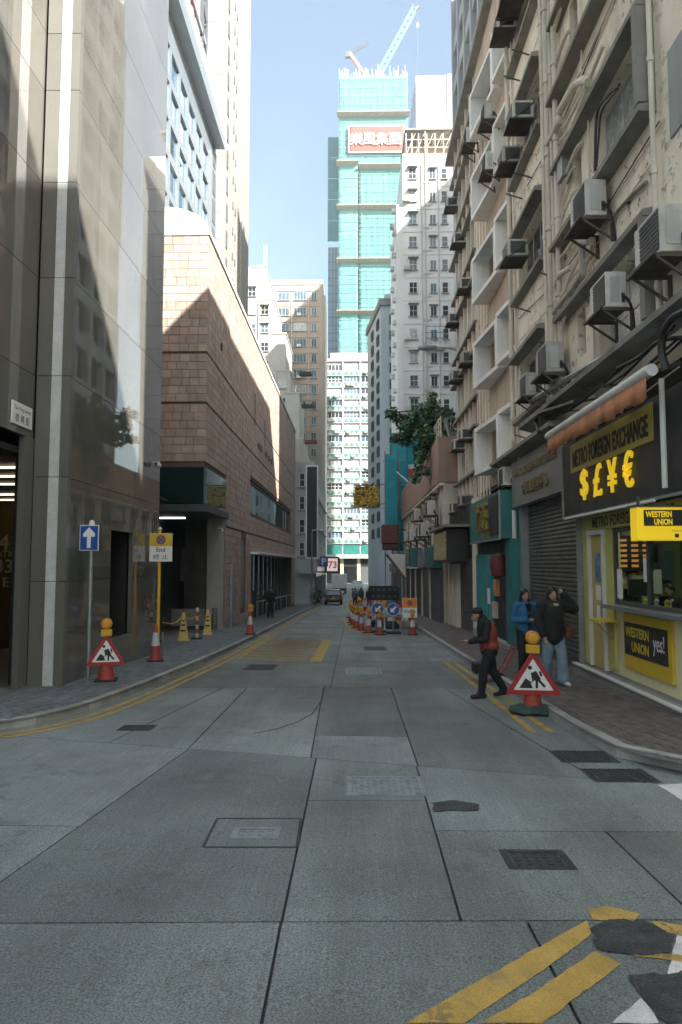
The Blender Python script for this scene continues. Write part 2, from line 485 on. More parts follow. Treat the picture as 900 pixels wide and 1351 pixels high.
# ---- pavements with kerb stones and pavers
def pavement(name, K, xin, side):
    mb = MB()
    for a, b in zip(K, K[1:]):
        za, zb = gz(a[1])+.115, gz(b[1])+.115
        if side < 0: ina, inb = (min(xin, a[0]-1), a[1]), (min(xin, b[0]-1), b[1])
        else: ina, inb = (max(xin, a[0]+1), a[1]), (max(xin, b[0]+1), b[1])
        ka, kb = offset([a, b], 0.14*(-side)*(-1))[0] if False else Vector(a), Vector(b)
        if b[1]-a[1] < 0.001: continue
        mb.add([(ka[0], a[1], za), (kb[0], b[1], zb), (inb[0], b[1], zb), (ina[0], a[1], za)], [(0, 1, 2, 3)])
    p = tag(mb.build(name, m_pave_bed), kind='structure')
    # kerb stones: one each 0.9 m
    acc = 0; start = 0; n = 0
    Kp = [k for k in K if k[1] < 112]
    i0 = 0
    for i in range(1, len(Kp)):
        acc += (Vector(Kp[i])-Vector(Kp[i-1])).length
        if acc >= 0.9:
            a, b = Vector(Kp[i0]), Vector(Kp[i]); t = (b-a).normalized(); nn = Vector((-t.y, t.x))*(1 if side < 0 else -1)
            a2, b2 = a+t*0.008, b-t*0.008
            s = MB(); V = []
            for q, w in ((a2, 0), (a2, .15), (b2, .15), (b2, 0)):
                e = q+nn*w; V.append((e.x, e.y, gz(e.y)-0.04))
            for q, w in ((a2, .018), (a2, .15), (b2, .15), (b2, .018)):
                e = q+nn*w; V.append((e.x, e.y, gz(e.y)+0.125+random.uniform(-.003, .003)))
            s.add(V, [(3, 2, 1, 0), (4, 5, 6, 7), (0, 1, 5, 4), (1, 2, 6, 5), (2, 3, 7, 6), (3, 0, 4, 7)])
            s.build('kerb_stone', m_kerb, p)
            i0 = i; acc = 0
    return p
pavL = pavement('left_pavement', KL, -10.5, -1)
pavR = pavement('right_pavement', KR, 6.0, 1)
def kerb_x(K, y):
    for a, b in zip(K, K[1:]):
        if a[1] <= y <= b[1] and b[1] > a[1]: return a[0]+(b[0]-a[0])*(y-a[1])/(b[1]-a[1])
    return None
def pavers(p, K, xin, side, m, ya, yb, lim):
    cells = []
    dy, dx = 0.205, 0.105
    j = 0; y = ya
    while y < yb:
        i = 0; k0, k1 = kerb_x(K, y), kerb_x(K, y+0.2)
        if k0 is not None and k1 is not None:
            edge = (min(k0, k1)-0.17) if side < 0 else (max(k0, k1)+0.17)
            x = edge
            while (x > xin if side < 0 else x < xin):
                sh = 0.1 if i % 2 else 0
                cells.append((x-0.05 if side < 0 else x+0.05, y+sh)); i += 1; x += side*dx
        y += dy
    cells.sort(key=lambda c: c[1]+abs(c[0])*0.2)
    me = MB().box(-.0485, .0485, -.0985, .0985, -.02, .006).mesh('paver', m)
    for k, (x, y) in enumerate(cells[:lim]):
        put('paver', me, p, (x, y, gz(y)+.117+random.uniform(-.002, .002)), (R(random.uniform(-.6, .6))-0.031, R(random.uniform(-.8, .8)), 0))
    mb = MB()
    for x, y in cells[lim:]:
        z = gz(y)+.117+random.uniform(-.002, .002)
        mb.add([(x-.0485, y-.0985, z+.006+.003), (x+.0485, y-.0985, z+.006+.003), (x+.0485, y+.0985, z+.003), (x-.0485, y+.0985, z+.003)], [(0, 1, 2, 3)])
        mb.add([(x-.0485, y-.0985, z+.009), (x+.0485, y-.0985, z+.009), (x+.0485, y-.0985, z-.02), (x-.0485, y-.0985, z-.02)], [(0, 1, 2, 3)])
    tag(mb.build('paver_field', m, p), kind='stuff')
pavers(pavL, KL, -6.6, -1, m_paver_grey, 8.9, 30, 290)
pavers(pavR, KR, 5.0, 1, m_paver_red, 7.3, 30, 290)

# ---- covers and gullies
def cover(px4, label, m=m_iron2, pattern='stud', fr=0.05):
    P = [og(*p) for p in px4]; x0, x1 = min(p[0] for p in P), max(p[0] for p in P); y0, y1 = min(p[1] for p in P), max(p[1] for p in P)
    z = gz((y0+y1)/2)
    t = thing('manhole_cover', label, 'cover', ((x0+x1)/2, (y0+y1)/2, z))
    def ram(mb, a, b, c, d, h0, h1):
        mb.box(a, b, c, d, 0, 1); V = mb.v[-8:]; mb.v[-8:] = [(v[0], v[1], gz(v[1])+(h1 if v[2] > .5 else h0)) for v in V]
    f = MB()
    for a, b, c, d in ((x0, x1, y0, y0+fr), (x0, x1, y1-fr, y1), (x0, x0+fr, y0+fr, y1-fr), (x1-fr, x1, y0+fr, y1-fr)): ram(f, a, b, c, d, -.02, .006)
    f.build('frame', m, t)
    pl = MB(); ram(pl, x0+fr+.008, x1-fr-.008, y0+fr+.008, y1-fr-.008, -.02, .003); pl.build('plate', m_iron if pattern == 'grate' else m, t)
    s = MB()
    if pattern == 'grate':
        n = int((x1-x0-2*fr)/0.05)
        for i in range(n): ram(s, x0+fr+.015+i*.05, x0+fr+.04+i*.05, y0+fr, y1-fr, .003, .009)
    else:
        nx, ny = max(2, int((x1-x0-2*fr)/0.06)), max(2, int((y1-y0-2*fr)/0.06))
        for i in range(nx):
            for j in range(ny):
                cx, cy = x0+fr+(x1-x0-2*fr)*(i+.5)/nx, y0+fr+(y1-y0-2*fr)*(j+.5)/ny; w = .019
                if (i+j) % 2: ram(s, cx-w, cx+w, cy-w/2, cy+w/2, .003, .0075)
                else: ram(s, cx-w/2, cx+w/2, cy-w, cy+w, .003, .0075)
    tag(s.build('ribs', m_iron if pattern == 'grate' else m, t), kind='stuff')
    return t
cover([(457, 1050), (562, 1050), (555, 1025), (460, 1025)], 'large worn steel access cover set in its own concrete strip')
cover([(303, 1107), (367, 1107), (367, 1092), (310, 1092)], 'small steel utility cover framed by a square concrete inset')
cover([(672, 1147), (752, 1147), (742, 1122), (668, 1122)], 'dark rectangular iron cover near the yellow lines', m_iron)
cover([(742, 1006), (796, 1006), (796, 991), (742, 991)], 'dark gully grating beside the kerb, nearer the triangular sign', m_iron, 'grate', .03)
cover([(786, 1032), (846, 1032), (846, 1015), (786, 1015)], 'dark gully grating at the kerb bend beside the exchange shop', m_iron, 'grate', .03)
cover([(162, 964), (198, 964), (196, 957), (164, 957)], 'small dark gully grating beside the left double yellow line', m_iron, 'grate', .03)
cover([(326, 884), (362, 884), (360, 877), (328, 877)], 'dark narrow cover below the yellow hatched box', m_iron)
cover([(456, 890), (505, 890), (502, 881), (457, 881)], 'pale double cover on the middle road joint', m_iron2)
cover([(480, 858), (510, 858), (508, 853), (481, 853)], 'thin dark slot cover in front of the roadworks', m_iron)
# square inset round the small cover
mb = MB(); P = [og(*p) for p in ((268, 1118), (392, 1118), (397, 1080), (287, 1080))]
P = P+[P[0]]
for a, b in zip(P, P[1:]): ribbon(mb, [a, b], 0.022, 0.003)
mb.build('inset_joint', m_joint, road)

# ================================================================== window helper
m_pane = mat('pane_dark', (0.035, 0.045, 0.05), 0.08, 0.3, 1.5, 0.03, 2, spec=0.8, rnd=0.5)
m_pane_b = mat('pane_blue', (0.07, 0.12, 0.15), 0.07, 0.3, 1.5, 0.03, 2, spec=0.9, rnd=0.5)
m_pane_c = mat('pane_curtain', (0.34, 0.37, 0.36), 0.25, 0.3, 2.5, 0.05, 4, spec=0.6, rnd=0.4)
m_alu = mat('aluminium', (0.5, 0.51, 0.5), 0.45, 0.1, 3, 0.05, metal=0.3)
m_frame_w = mat('white_frame', (0.62, 0.62, 0.58), 0.5)
m_frame_d = mat('dark_frame', (0.06, 0.065, 0.065), 0.5)
m_white = mat('white_paint', (0.68, 0.68, 0.65), 0.55, 0.06)
m_black = mat('black_paint', (0.018, 0.019, 0.02), 0.5)
m_grey = mat('grey_metal', (0.28, 0.3, 0.31), 0.45, 0.12, 3, 0.05, metal=0.3)
m_steel = mat('galvanised_steel', (0.33, 0.36, 0.37), 0.4, 0.15, 6, 0.05, metal=0.6)
m_conc = mat('bare_concrete', (0.33, 0.32, 0.3), 0.85, 0.15, 1.5, 0.3, 30, stain=0.5)
PANES = [m_pane, m_pane_b, m_pane_c, m_pane]
ROT = {'-y': 0.0, '-x': R(-90), '+x': R(90)}
_wm = {}
def window(parent, c, w, h, face='-y', nx=2, ny=1, fm=None, pm=None, hood=0, sill=True, bar=0.05, proud=0.05, name='window'):
    fm = fm or m_frame_w; pm = pm or random.choice(PANES)
    k = (round(w, 2), round(h, 2), nx, ny, fm.name, hood, sill, bar, proud)
    if k not in _wm:
        b = MB(); p = -proud
        b.box(-w/2, w/2, p, .03, 0, bar).box(-w/2, w/2, p, .03, h-bar, h)
        b.box(-w/2, -w/2+bar, p, .03, bar, h-bar).box(w/2-bar, w/2, p, .03, bar, h-bar)
        for i in range(1, nx): x = -w/2+w*i/nx; b.box(x-bar/2, x+bar/2, p+.008, .03, bar, h-bar)
        for i in range(1, ny):
            z = h*i/ny
            b.box(-w/2+bar, w/2-bar, p+.013, .03, z-bar/2, z+bar/2)
        _wm[k] = b.mesh('window', fm)
    o = put(name, _wm[k], parent, c, (0, 0, ROT[face]))
    kp = ('p', round(w, 2), round(h, 2), pm.name)
    if kp not in _wm: _wm[kp] = MB().box(-w/2+.02, w/2-.02, -.02, .02, .02, h-.02).mesh('pane', pm)
    put('pane', _wm[kp], o, c)
    if sill:
        ks = ('s', round(w, 2))
        if ks not in _wm: _wm[ks] = MB().box(-w/2-.1, w/2+.1, -.2, .02, -.1, -.005).mesh('sill', m_conc)
        put('sill', _wm[ks], o, c)
    if hood:
        ks = ('h', round(w, 2), round(h, 2), hood)
        if ks not in _wm: _wm[ks] = MB().prism([(-hood, h+.06), (-hood, h+.14), (.02, h+.24), (.02, h+.06)], 'x', -w/2-.15, w/2+.15).mesh('hood', m_conc)
        put('hood', _wm[ks], o, c)
    return o

# ================================================================== polished office building, left
m_pol = mat('polished_stone', (0.14, 0.135, 0.12), 0.012, 0.12, 0.6, 0.003, 0.35, spec=0.6, coat=0.3, rnd=0.1)
m_pol2 = mat('polished_pier', (0.15, 0.147, 0.133), 0.15, 0.06, 1, 0.02, 60, spec=0.5, rnd=0.08, speck=0.15)
m_gran = mat('light_granite', (0.52, 0.53, 0.53), 0.5, 0.1, 4, 0.1, 80, speck=0.25, rnd=0.05)
m_core = mat('core_dark', (0.02, 0.02, 0.02), 0.8)
m_lobby = mat('lobby_wood', (0.13, 0.085, 0.03), 0.45, 0.25, 2.5, 0.05)
m_lamp = mat('lobby_lamp', (0.9, 0.8, 0.6), 0.5, emit=(1.0, 0.8, 0.5), estr=.6)
m_sign_w = mat('sign_white', (0.78, 0.78, 0.76), 0.4, 0.04)
m_letter_w = mat('letter_white', (0.5, 0.48, 0.42), 0.4)
m_dglass = mat('dark_glass', (0.012, 0.016, 0.016), 0.04, 0.2, 1, 0.01, 1, spec=0.8)
ob = thing('office_building', 'office block clad in large polished stone panels with pale granite stripe', 'building', (-9, 14, gz(14)))
rows = [-0.75, 1.58, 3.46, 5.32, 7.16, 8.99, 10.79, 11.92] + [13.75+1.83*i for i in range(12)]
cols = [12.58, 13.75, 14.9, 16.4, 17.6, 18.55]
def panel(m, x0, x1, y0, y1, z0, z1, tilt=0.0):
    o = block('wall_panel', m, ob, x0, x1, y0, y1, z0, z1)
    if tilt: o.rotation_euler = (0, R(random.uniform(-tilt, tilt)), R(random.uniform(-tilt, tilt)))
G = 0.006
for a, b in zip(rows, rows[1:]):
    for c, d in zip(cols, cols[1:]):
        if c == 14.9 and b < 3.5: continue
        panel(m_pol, -5.3, -5.2, c+G/2, d-G/2, a+G, b-G, 0.06)
    for (x0, x1, m) in ((-5.77, -5.505, m_pol2), (-5.5, -5.315, m_gran), (-5.31, -5.145, m_pol2)):
        panel(m, x0, x1, 12.42, 12.56, a+G, b-G)
    if a > 3.4:
        for c, d in ((9.6, 11.0), (11.005, 12.415)):
            panel(m_pol, -5.9, -5.8, c, d, max(a, 4.15)+G, b-G, 0.05)
panel(m_pol, -5.3, -5.2, 14.905, 16.395, 2.62, 3.45)
panel(m_pol, -5.3, -5.2, 14.905, 16.395, -.75, .3)
panel(m_pol2, -5.9, -5.78, 12.1, 12.415, -.6, 4.15)
panel(m_pol2, -5.9, -5.78, 9.6, 9.9, -.5, 4.15)
b = MB(); b.box(-25, -6.0, 9.65, 18.5, 4.2, 34); b.box(-6.2, -5.36, 12.6, 14.88, -1, 34); b.box(-6.2, -5.36, 16.42, 18.5, -1, 34)
b.box(-6.2, -5.9, 14.88, 16.42, -1, 34); b.box(-6.0, -5.95, 9.65, 12.4, 4.2, 34); b.build('core', m_core, ob)
rec = MB(); rec.box(-5.9, -5.86, 14.9, 16.4, .3, 2.62); ro = rec.build('recessed_window', m_dglass, ob)
MB().box(-5.86, -5.8, 15.42, 15.52, .3, 2.62).box(-5.86, -5.8, 14.9, 16.4, 1.42, 1.48).build('mullion', m_steel, ro)
lb = MB(); lb.box(-13.2, -13, 9.9, 22, -1, 4); lb.box(-13, -6.2, 22, 22.2, -1, 4); lb.build('lobby_wall', m_lobby, ob)
MB().box(-13, -6.0, 9.7, 22, -.62, -.5).build('lobby_floor', m_black, ob)
MB().box(-13, -5.91, 9.7, 22, 3.85, 3.95).build('lobby_ceiling', m_core, ob)
MB().box(-13, -5.91, 9.66, 9.7, -.6, 3.84).build('lobby_wall', m_core, ob)
for yy in (13.6, 15.0, 16.5, 19.0, 20.6):
    MB().box(-11.5, -6.5, yy-.04, yy+.04, 3.78, 3.82).build('ceiling_light', m_lamp, ob)
for s, px, py, h in (('4', 5, 716, .5), ('STATION', 7, 731, .2), ('33', 5, 747, .42), ('M · E · E', 5, 768, .3)):
    x, z = oy(px, py, 21.95); letter(s, m_letter_w, ob, (x, 21.96, z), h, '-y', 0.06)
# street name plate
y0, z0 = ox(39, 553, -5.78)
np_ = thing('street_name_plate', 'white street name plate with English and Chinese lettering above the lobby entrance', 'sign', (-5.77, 11.98, z0-.17))
MB().box(-5.79, -5.765, 11.55, 12.28, z0-.19, z0+.2).build('plate', m_sign_w, np_)
letter('Tak Hing Street', m_black, np_, (-5.764, 11.915, z0+.09), .09, '+x', 0.004, w=.6)
letter('德 興 街', m_black, np_, (-5.764, 11.915, z0-.07), .15, '+x', 0.004, w=.52)
def cctv(x, y, z, label):
    t = thing('security_camera', label, 'camera', (x, y, z))
    MB().box(x-.02, x+.18, y-.03, y+.03, z-.02, z+.02).build('bracket', m_steel, t)
    MB().cbox(x+.08, x+.2, y-.22, y+.1, z-.12, z-.02, .02).build('housing', m_white, t)
    MB().lathe([(.045, -.25), (.045, -.21)], (x+.14, y, z-.07), 10, 'y').build('lens', m_black, t)
y0, z0 = ox(203, 610, -5.18); cctv(-5.2, y0, z0, 'small white security camera on the polished panels')

# ================================================================== blue glass building behind
m_bclad = mat('blue_grey_cladding', (0.18, 0.21, 0.235), 0.35, 0.06, 1, 0.02, metal=0.2)
m_bglass = mat('sky_glass', (0.2, 0.33, 0.45), 0.03, 0.1, 1, 0.01, 1, spec=1.0, metal=0.9, rnd=0.12)
m_red = mat('red_paint', (0.55, 0.07, 0.045), 0.5, 0.15)
m_slot = mat('slot_dark', (0.08, 0.09, 0.1), 0.5)
bg = thing('glass_office_building', 'blue glazed office block with projecting roof fin behind the tiled building', 'building', (-14, 31, gz(31)))
holes = []; pc = [24.2+1.62*i for i in range(9)]
pr = [11.3+1.68*i for i in range(9)]
for i, yy in enumerate(pc[:-1]):
    for zz in pr[:-1]: holes.append((yy+.16, yy+1.46, zz+.2, zz+1.48))
MB().wall('x', -8.5, -8.0, 24.2, 38.0, -1, 26, holes).build('facade', m_bclad, bg)
MB().box(-22, -8.5, 24.3, 38.0, -1, 26).build('core', m_core, bg)
for h in holes: block('pane', m_bglass, bg, -8.16, -8.1, h[0], h[1], h[2], h[3]).rotation_euler = (0, R(random.uniform(-.25, .25)), R(random.uniform(-.25, .25)))
MB().box(-22, -7.45, 23.9, 38.9, 26.0, 26.75).build('roof_fin', m_bclad, bg)
for i in range(36): block('slat', m_grey, bg, -8.0, -7.7, 24.2+i*.4, 24.38+i*.4, 26.76, 28.6)
MB().box(-8.3, -8.02, 24.0, 38.7, 26.76, 28.5).build('parapet', m_slot, bg)
MB().box(-9.5, -8.05, 38.02, 39.6, -1, 26).build('end_pier', m_bclad, bg)
for zz in pr: block('slot', m_slot, bg, -8.1, -8.02, 38.4, 39.1, zz+.1, zz+1.45)
sg = thing('rooftop_sign_frame', 'steel lattice frame with upright red tubes on the glass building roof', 'sign frame', (-9.4, 37, 26.8))
for i in range(5): MB().tube([(-9.3, 34.6+i*.85, 28.0), (-9.3, 34.6+i*.85, 42)], .22, 10).build('red_tube', m_red, sg, True)
for zz in (29, 33.5, 38): MB().box(-9.1, -8.95, 34, 40.3, zz, zz+.3).build('cross_beam', m_grey, sg)
b = MB()
for yy in (39.5, 40.6): b.box(-9.15, -8.95, yy-.08, yy+.08, 26.7, 43)
for i in range(9):
    za = 27+i*1.8; b.beam((-9.05, 39.5, za), (-9.05, 40.6, za+.9), .1); b.beam((-9.05, 40.6, za+.9), (-9.05, 39.5, za+1.8), .1)
b.build('lattice_mast', m_slot, sg)

# ================================================================== stone tower
m_stone = mat('pale_stone', (0.25, 0.247, 0.232), 0.75, 0.08, 1, 0.08, rnd=0.07, stain=0.12)
st = thing('stone_tower', 'tall plain tower faced with pale stone panels and narrow dark slits', 'building', (-16, 51, gz(51)))
MB().box(-26, -8.98, 45.6, 57.6, -1.6, 62).build('core', m_conc, st)
for i in range(25):
    z0 = 12+1.95*i
    for j in range(3):
        block('stone_panel', m_stone, st, -9.0, -8.9, 45.5+4.03*j+.01, 45.5+4.03*(j+1)-.01, z0+.012, z0+1.938)
    for j in range(2):
        block('stone_panel', m_stone, st, -8.91-2.2*(j+1), -8.91-2.2*j-.02, 45.42, 45.6, z0+.012, z0+1.938)
    block('dark_slit', m_slot, st, -8.91, -8.85, 47.1, 47.6, z0+.3, z0+1.5)  # narrow dark blocks set on the stone face
    for q in (49.6, 50.6): block('dark_slit', m_slot, st, -8.91, -8.85, q, q+.25, z0+.5, z0+1.0)
    block('stone_fin', m_stone, st, -8.91, -8.8, 53.2, 53.35, z0, z0+1.9)

# ================================================================== tiled building
m_tile = mat('brown_tile', (0.41, 0.31, 0.265), 0.6, 0.12, 3, 0.2, 25, rnd=0.15, hue=0.004, stain=.22, stcol=(.16, .11, .09), spec=0.35)
m_grout = mat('tile_grout', (0.13, 0.09, 0.07), 0.9)
m_gglass = mat('green_glass', (0.012, 0.03, 0.026), 0.12, 0.2, 1, 0.02, 2, spec=0.6)
m_tglass = mat('teal_glass', (0.05, 0.13, 0.135), 0.03, 0.2, 1, 0.02, 2, spec=0.9)
tb = thing('tiled_building', 'low brown tiled building with white rounded roof edge and long window band', 'building', (-9, 40, gz(40)))
YF, YB, XS = 24.3, 62.3, -5.2
holes = [(35, 58, 4.5, 6.2), (35.6, 59, -3, 2.45), (32.3, 34.0, -.2, 3.1), (YF-1, 28.35, -3, 5.3)]
MB().wall('x', -6.0, XS-.035, YF+.04, YB, -2.6, 13.72, holes).build('side_wall', m_grout, tb)
MB().wall('y', YF+.035, YF+.6, -13, -6.0, 4.0, 13.72, []).build('front_wall', m_grout, tb)
MB().box(-13, -6.0, YF+.6, YB, 6.4, 13.7).build('core', m_grout, tb)
levels = []
def rowset(z0, z1, n):
    h = (z1-z0)/n
    return [(z0+i*h, z0+(i+1)*h) for i in range(n)]
rs = rowset(9.45, 13.7, 14)+rowset(7.63, 9.37, 6)+rowset(3.44, 7.55, 14)+rowset(-1.6, 3.36, 17)
cells_f, cells_s = [], []
for (a, b) in rs:
    x = XS-.0
    while x > -9.2:
        w = random.choice((.28, .33, .38, .44))
        if a > 5.25: cells_f.append((x-w, x, a, b))
        x -= w
    y = YF+.0 - random.random()*.2*0
    while y < YB-.1:
        w = random.choice((.28, .33, .38, .44)); y2 = min(y+w, YB)
        segs = [(y, y2)]
        zc = (a+b)/2
        for h in holes:
            if a < h[3] and b > h[2]:
                ns = []
                for s0, s1 in segs:
                    if s1 <= h[0] or s0 >= h[1]: ns.append((s0, s1))
                    else:
                        if s0 < h[0]-.06: ns.append((s0, h[0]))
                        if s1 > h[1]+.06: ns.append((h[1], s1))
                segs = ns
        for s0, s1 in segs:
            if b > gz(s0): cells_s.append((s0, s1, a, b))
        y = y2
tg = .008
cells_f.sort(key=lambda c: -c[1]); cells_s.sort(key=lambda c: c[0])
nf = 0; rest = MB()
for (x0, x1, a, b) in cells_f:
    if x1 > -7.15 and nf < 175:
        block('tile', m_tile, tb, x0+tg, x1-tg, YF+random.uniform(-.004, .004), YF+.04, a+tg, b-tg); nf += 1
    else: rest.box(x0+tg, x1-tg, YF, YF+.04, a+tg, b-tg)
ns = 0
for (y0, y1, a, b) in cells_s:
    if ns < 120 and a > 5:
        block('tile', m_tile, tb, XS-.04, XS+random.uniform(-.004, .004), y0+tg+.002, y1-tg, a+tg, b-tg); ns += 1
    else: rest.box(XS-.04, XS+random.uniform(-.005, .005), y0+tg+.002, y1-tg, a+tg, b-tg)
tag(rest.build('tile_field', m_tile, tb), kind='stuff')
arc = [(-5.14-1.7*(1-math.cos(t)), 13.74+1.05*math.sin(t)) for t in [i*math.pi/2/12 for i in range(13)]]
MB().prism([(-13, 13.73), (-5.14, 13.73)]+arc+[(-13, 14.85)], 'y', YF-.03, YB+.1).build('roof_edge', m_white, tb, True)
for i in range(3): block('glass_panel', m_gglass, tb, -5.24-1.5*(i+1)+.01, -5.24-1.5*i-.01, YF-.02, YF+.05, 4.0, 5.29)
for i in range(3): block('glass_panel', m_tglass, tb, -5.28, -5.19, YF+.06+1.3*i, YF+.06+1.3*(i+1)-.02, 4.0, 5.29)
MB().box(-13, -5.1, YF-.1, 28.5, 3.72, 3.97).build('canopy', m_frame_d, tb)
MB().box(-13, -5.9, 33, 33.3, -2, 3.7).box(-13.2, -13, YF, 33, -2, 3.7).build('recess_wall', m_conc, tb)
for i in range(4): block('step_wall', m_conc, tb, -9.2+.7*i, -5.9, 32.3-.02*i, 33, 2.6-.75*i-.76, 2.6-.75*i)
block('low_wall', m_white, tb, -9.5, -6.3, 30.8, 31.0, -1.2, -.1)
MB().box(-5.85, -5.2, 27.9, 28.35, -1.2, 3.71).build('corner_column', m_conc, tb)
MB().box(-8.6, -6.6, 27.2, 27.3, 3.66, 3.71).build('ceiling_light', mat('tube_light', (.8, .85, .8), emit=(.8, 1, .85), estr=.9), tb)
# ribbon window, storefront, louvred door
n = 12
for i in range(n):
    a, b_ = 35+23*i/n, 35+23*(i+1)/n
    block('ribbon_pane', m_tglass, tb, -5.5, -5.42, a+.04, b_-.04, 4.52, 6.18).rotation_euler = (0, R(random.uniform(-.3, .3)), R(random.uniform(-.3, .3)))
MB().box(-5.5, -5.36, 35, 58, 4.5, 4.56).box(-5.5, -5.36, 35, 58, 6.13, 6.2).build('window_rail', m_alu, tb)
n = 11
for i in range(n):
    a, b_ = 35.7+23.2*i/n, 35.7+23.2*(i+1)/n
    block('shop_pane', m_dglass, tb, -5.6, -5.54, a+.05, b_-.05, gz(a)+.1, 2.35)
    block('mullion', m_frame_d, tb, -5.62, -5.44, a-.05, a+.05, gz(a)+.1, 2.35)
MB().box(-6, -4.75, 35.3, 59.2, 2.38, 2.5).build('shop_canopy', m_white, tb)
MB().tube([(-4.95, 36, gz(36)+1.05), (-4.95, 57, gz(57)+1.15)], .035).build('handrail', m_steel, tb)
for yy in (36, 40, 44, 48, 52, 56): MB().tube([(-4.95, yy, gz(yy)), (-4.95, yy, gz(yy)+1.05)], .03).build('rail_post', m_steel, tb)
ld = MB().box(-5.45, -5.3, 32.3, 34.0, -.2, 3.1).build('louvred_door', m_steel, tb)
for i in range(13): block('louvre', m_grey, ld, -5.3, -5.26, 32.4, 33.9, -.1+i*.08, -.06+i*.08)
block('service_panel', m_grey, tb, -5.19, -5.1, 29.5, 29.95, gz(30), 1.9)
for (yy, zz) in ((26.8, 10.3),): block('wall_vent', m_black, tb, -5.21, -5.15, yy, yy+.2, zz, zz+.25)
for yy in (37.8, 38.6, 40.9, 42.3, 43.6): block('wall_vent', m_slot, tb, -5.21, -5.13, yy, yy+.55, 8.2, 8.5)
for yy, za, zb in ((36.3, 9.2, 10.9), (40.5, 8.8, 10.3)): block('wall_slot', m_slot, tb, -5.21, -5.17, yy, yy+.12, za, zb)
y0, z0 = ox(288, 697, -5.18); cctv(-5.2, y0, z0, 'white security camera on the brown tile corner')

# ================================================================== old buildings at the far left
m_cream = mat('cream_render', (0.45, 0.425, 0.375), 0.85, 0.1, 0.4, 0.1, stain=0.35, stcol=(.2, .19, .17))
m_tan = mat('tan_render', (0.37, 0.31, 0.26), 0.85, 0.08, 0.3, 0.1, stain=0.25)
m_pipe = mat('old_pipe', (0.5, 0.49, 0.45), 0.6, 0.15, 3, 0.1, stain=0.4)
cb = thing('cream_apartment_building', 'cream old apartment block stepping back towards its top', 'building', (-12, 106, -2.3))
K = 105/64.0
steps = [(-8.29, 29.9), (-7.4, 26.7), (-6.3, 23.4), (-5.86, 19.8), (-5.0, 17.7), (-4.63, 13.4), (-3.95, 11.2)]
steps = [(x*K, 1.9+(z-1.9)*K) for x, z in steps]
b = MB()
for i, (x, z) in enumerate(steps):
    zl = steps[i+1][1] if i+1 < len(steps) else -2.5
    b.box(-24, x, 105, 116, zl, z)
b.build('wall', m_cream, cb)
b = MB()
for i, (x, z) in enumerate(steps): b.box(x-2.2, x+.12, 104.9, 116, z+.002, z+.25)
b.build('parapet', m_cream, cb)
fz = 3.0
for i in range(15):
    z = 5.5+i*2.9
    xr = max([x for x, zz in steps if zz > z+2.2] or [-99])
    for xw in (-15.6, -13.6, -10.9, -9.0, -7.4):
        if xw+.8 < xr: window(cb, (xw, 105, z), 1.2, 1.4, '-y', 2, 2, hood=.35 if random.random() < .5 else 0)
for xw in (-14.5, -12.3, -11.9): MB().tube([(xw, 104.85, 5), (xw, 104.85, 43 if xw < -14 else 31)], .09).build('drain_pipe', m_pipe, cb)
for xw in (-13.9, -13.5): MB().tube([(xw, 105.5, 47), (xw, 105.5, 51.5)], .07).build('vent_pipe', m_pipe, cb)
aw = [S(60, 45, 35), S(35, 50, 40), S(90, 45, 40)]
for i, (x, z) in enumerate([(-7.6, 30.5), (-7.2, 25.5), (-6.7, 20)]):
    block('balcony_awning', mat('awning_%d' % i, aw[i]), cb, x-.6, x+1.3, 104, 105, z, z+.5)

tn = thing('tan_apartment_building', 'tan brown apartment tower with banded floors beside the white block', 'building', (-10, 126, -2.3))
MB().box(-16, -5.35, 121, 131, -2.5, 51.5).box(-16, -5.3, 120.9, 131, 51.5, 52.4).build('wall', m_tan, tn)
MB().box(-5.34, -4.9, 122, 130, -2.5, 50).build('side_bay', m_cream, tn)
for i in range(17):
    z = 3.6+i*2.82
    window(tn, (-9.4, 121, z), 2.2, 1.5, '-y', 4, 1, pm=random.choice((m_pane_b, m_pane_b, m_pane_c)))
    window(tn, (-6.9, 121, z), .95, 1.5, '-y', 2, 1, pm=m_pane_b)
    if z > 28: window(tn, (-12.3, 121, z), 2.0, 1.4, '-y', 3, 1, pm=m_pane_b)
    block('floor_band', m_tan, tn, -13.5, -6.1, 120.88, 121.02, z+1.62, z+1.78)
    if i % 2: block('air_conditioner', m_white, tn, -9.9, -9.2, 120.5, 121, z-.1, z+.35)
MB().tube([(-10.9, 120.9, 0), (-10.9, 120.9, 50)], .08).tube([(-7.9, 120.9, 0), (-7.9, 120.9, 50)], .06).build('drain_pipes', m_pipe, tn)

nb = thing('narrow_building', 'narrow pale grey building with a tall black panel down its front', 'building', (-5, 76, -2.3))
m_ng = mat('pale_grey_render', (0.36, 0.38, 0.38), 0.8, 0.12, 0.6, 0.1, stain=0.4)
MB().box(-9, -3.62, 66, 92, -2.6, 11.6).build('wall', m_ng, nb)
MB().prism([(-9, 11.6), (-4.4, 11.6), (-4.9, 13.6), (-9, 16)], 'y', 66.5, 78).build('roof_block', m_cream, nb)
pn = MB().cbox(-4.5, -3.3, 65.6, 65.98, 2.3, 11.2, .03).build('panel_frame', m_white, nb)
MB().box(-4.34, -3.42, 65.56, 65.62, 2.5, 11.05).build('black_panel', m_black, pn)
for i in range(4): window(nb, (-4.85, 66, 2.6+2.2*i), .5, 1.3, '-y', 1, 2, pm=m_pane)
MB().box(-5.1, -3.4, 64.9, 66, 1.0, 2.2).build('shop_fascia', m_ng, nb)
MB().box(-3.61, -3.5, 66, 92, .6, 1.6).build('side_fascia', m_gglass, nb)
for i in range(6): block('shop_shutter', m_slot, nb, -3.6, -3.55, 66.4+4.2*i, 70+4.2*i, -2.25, .5)
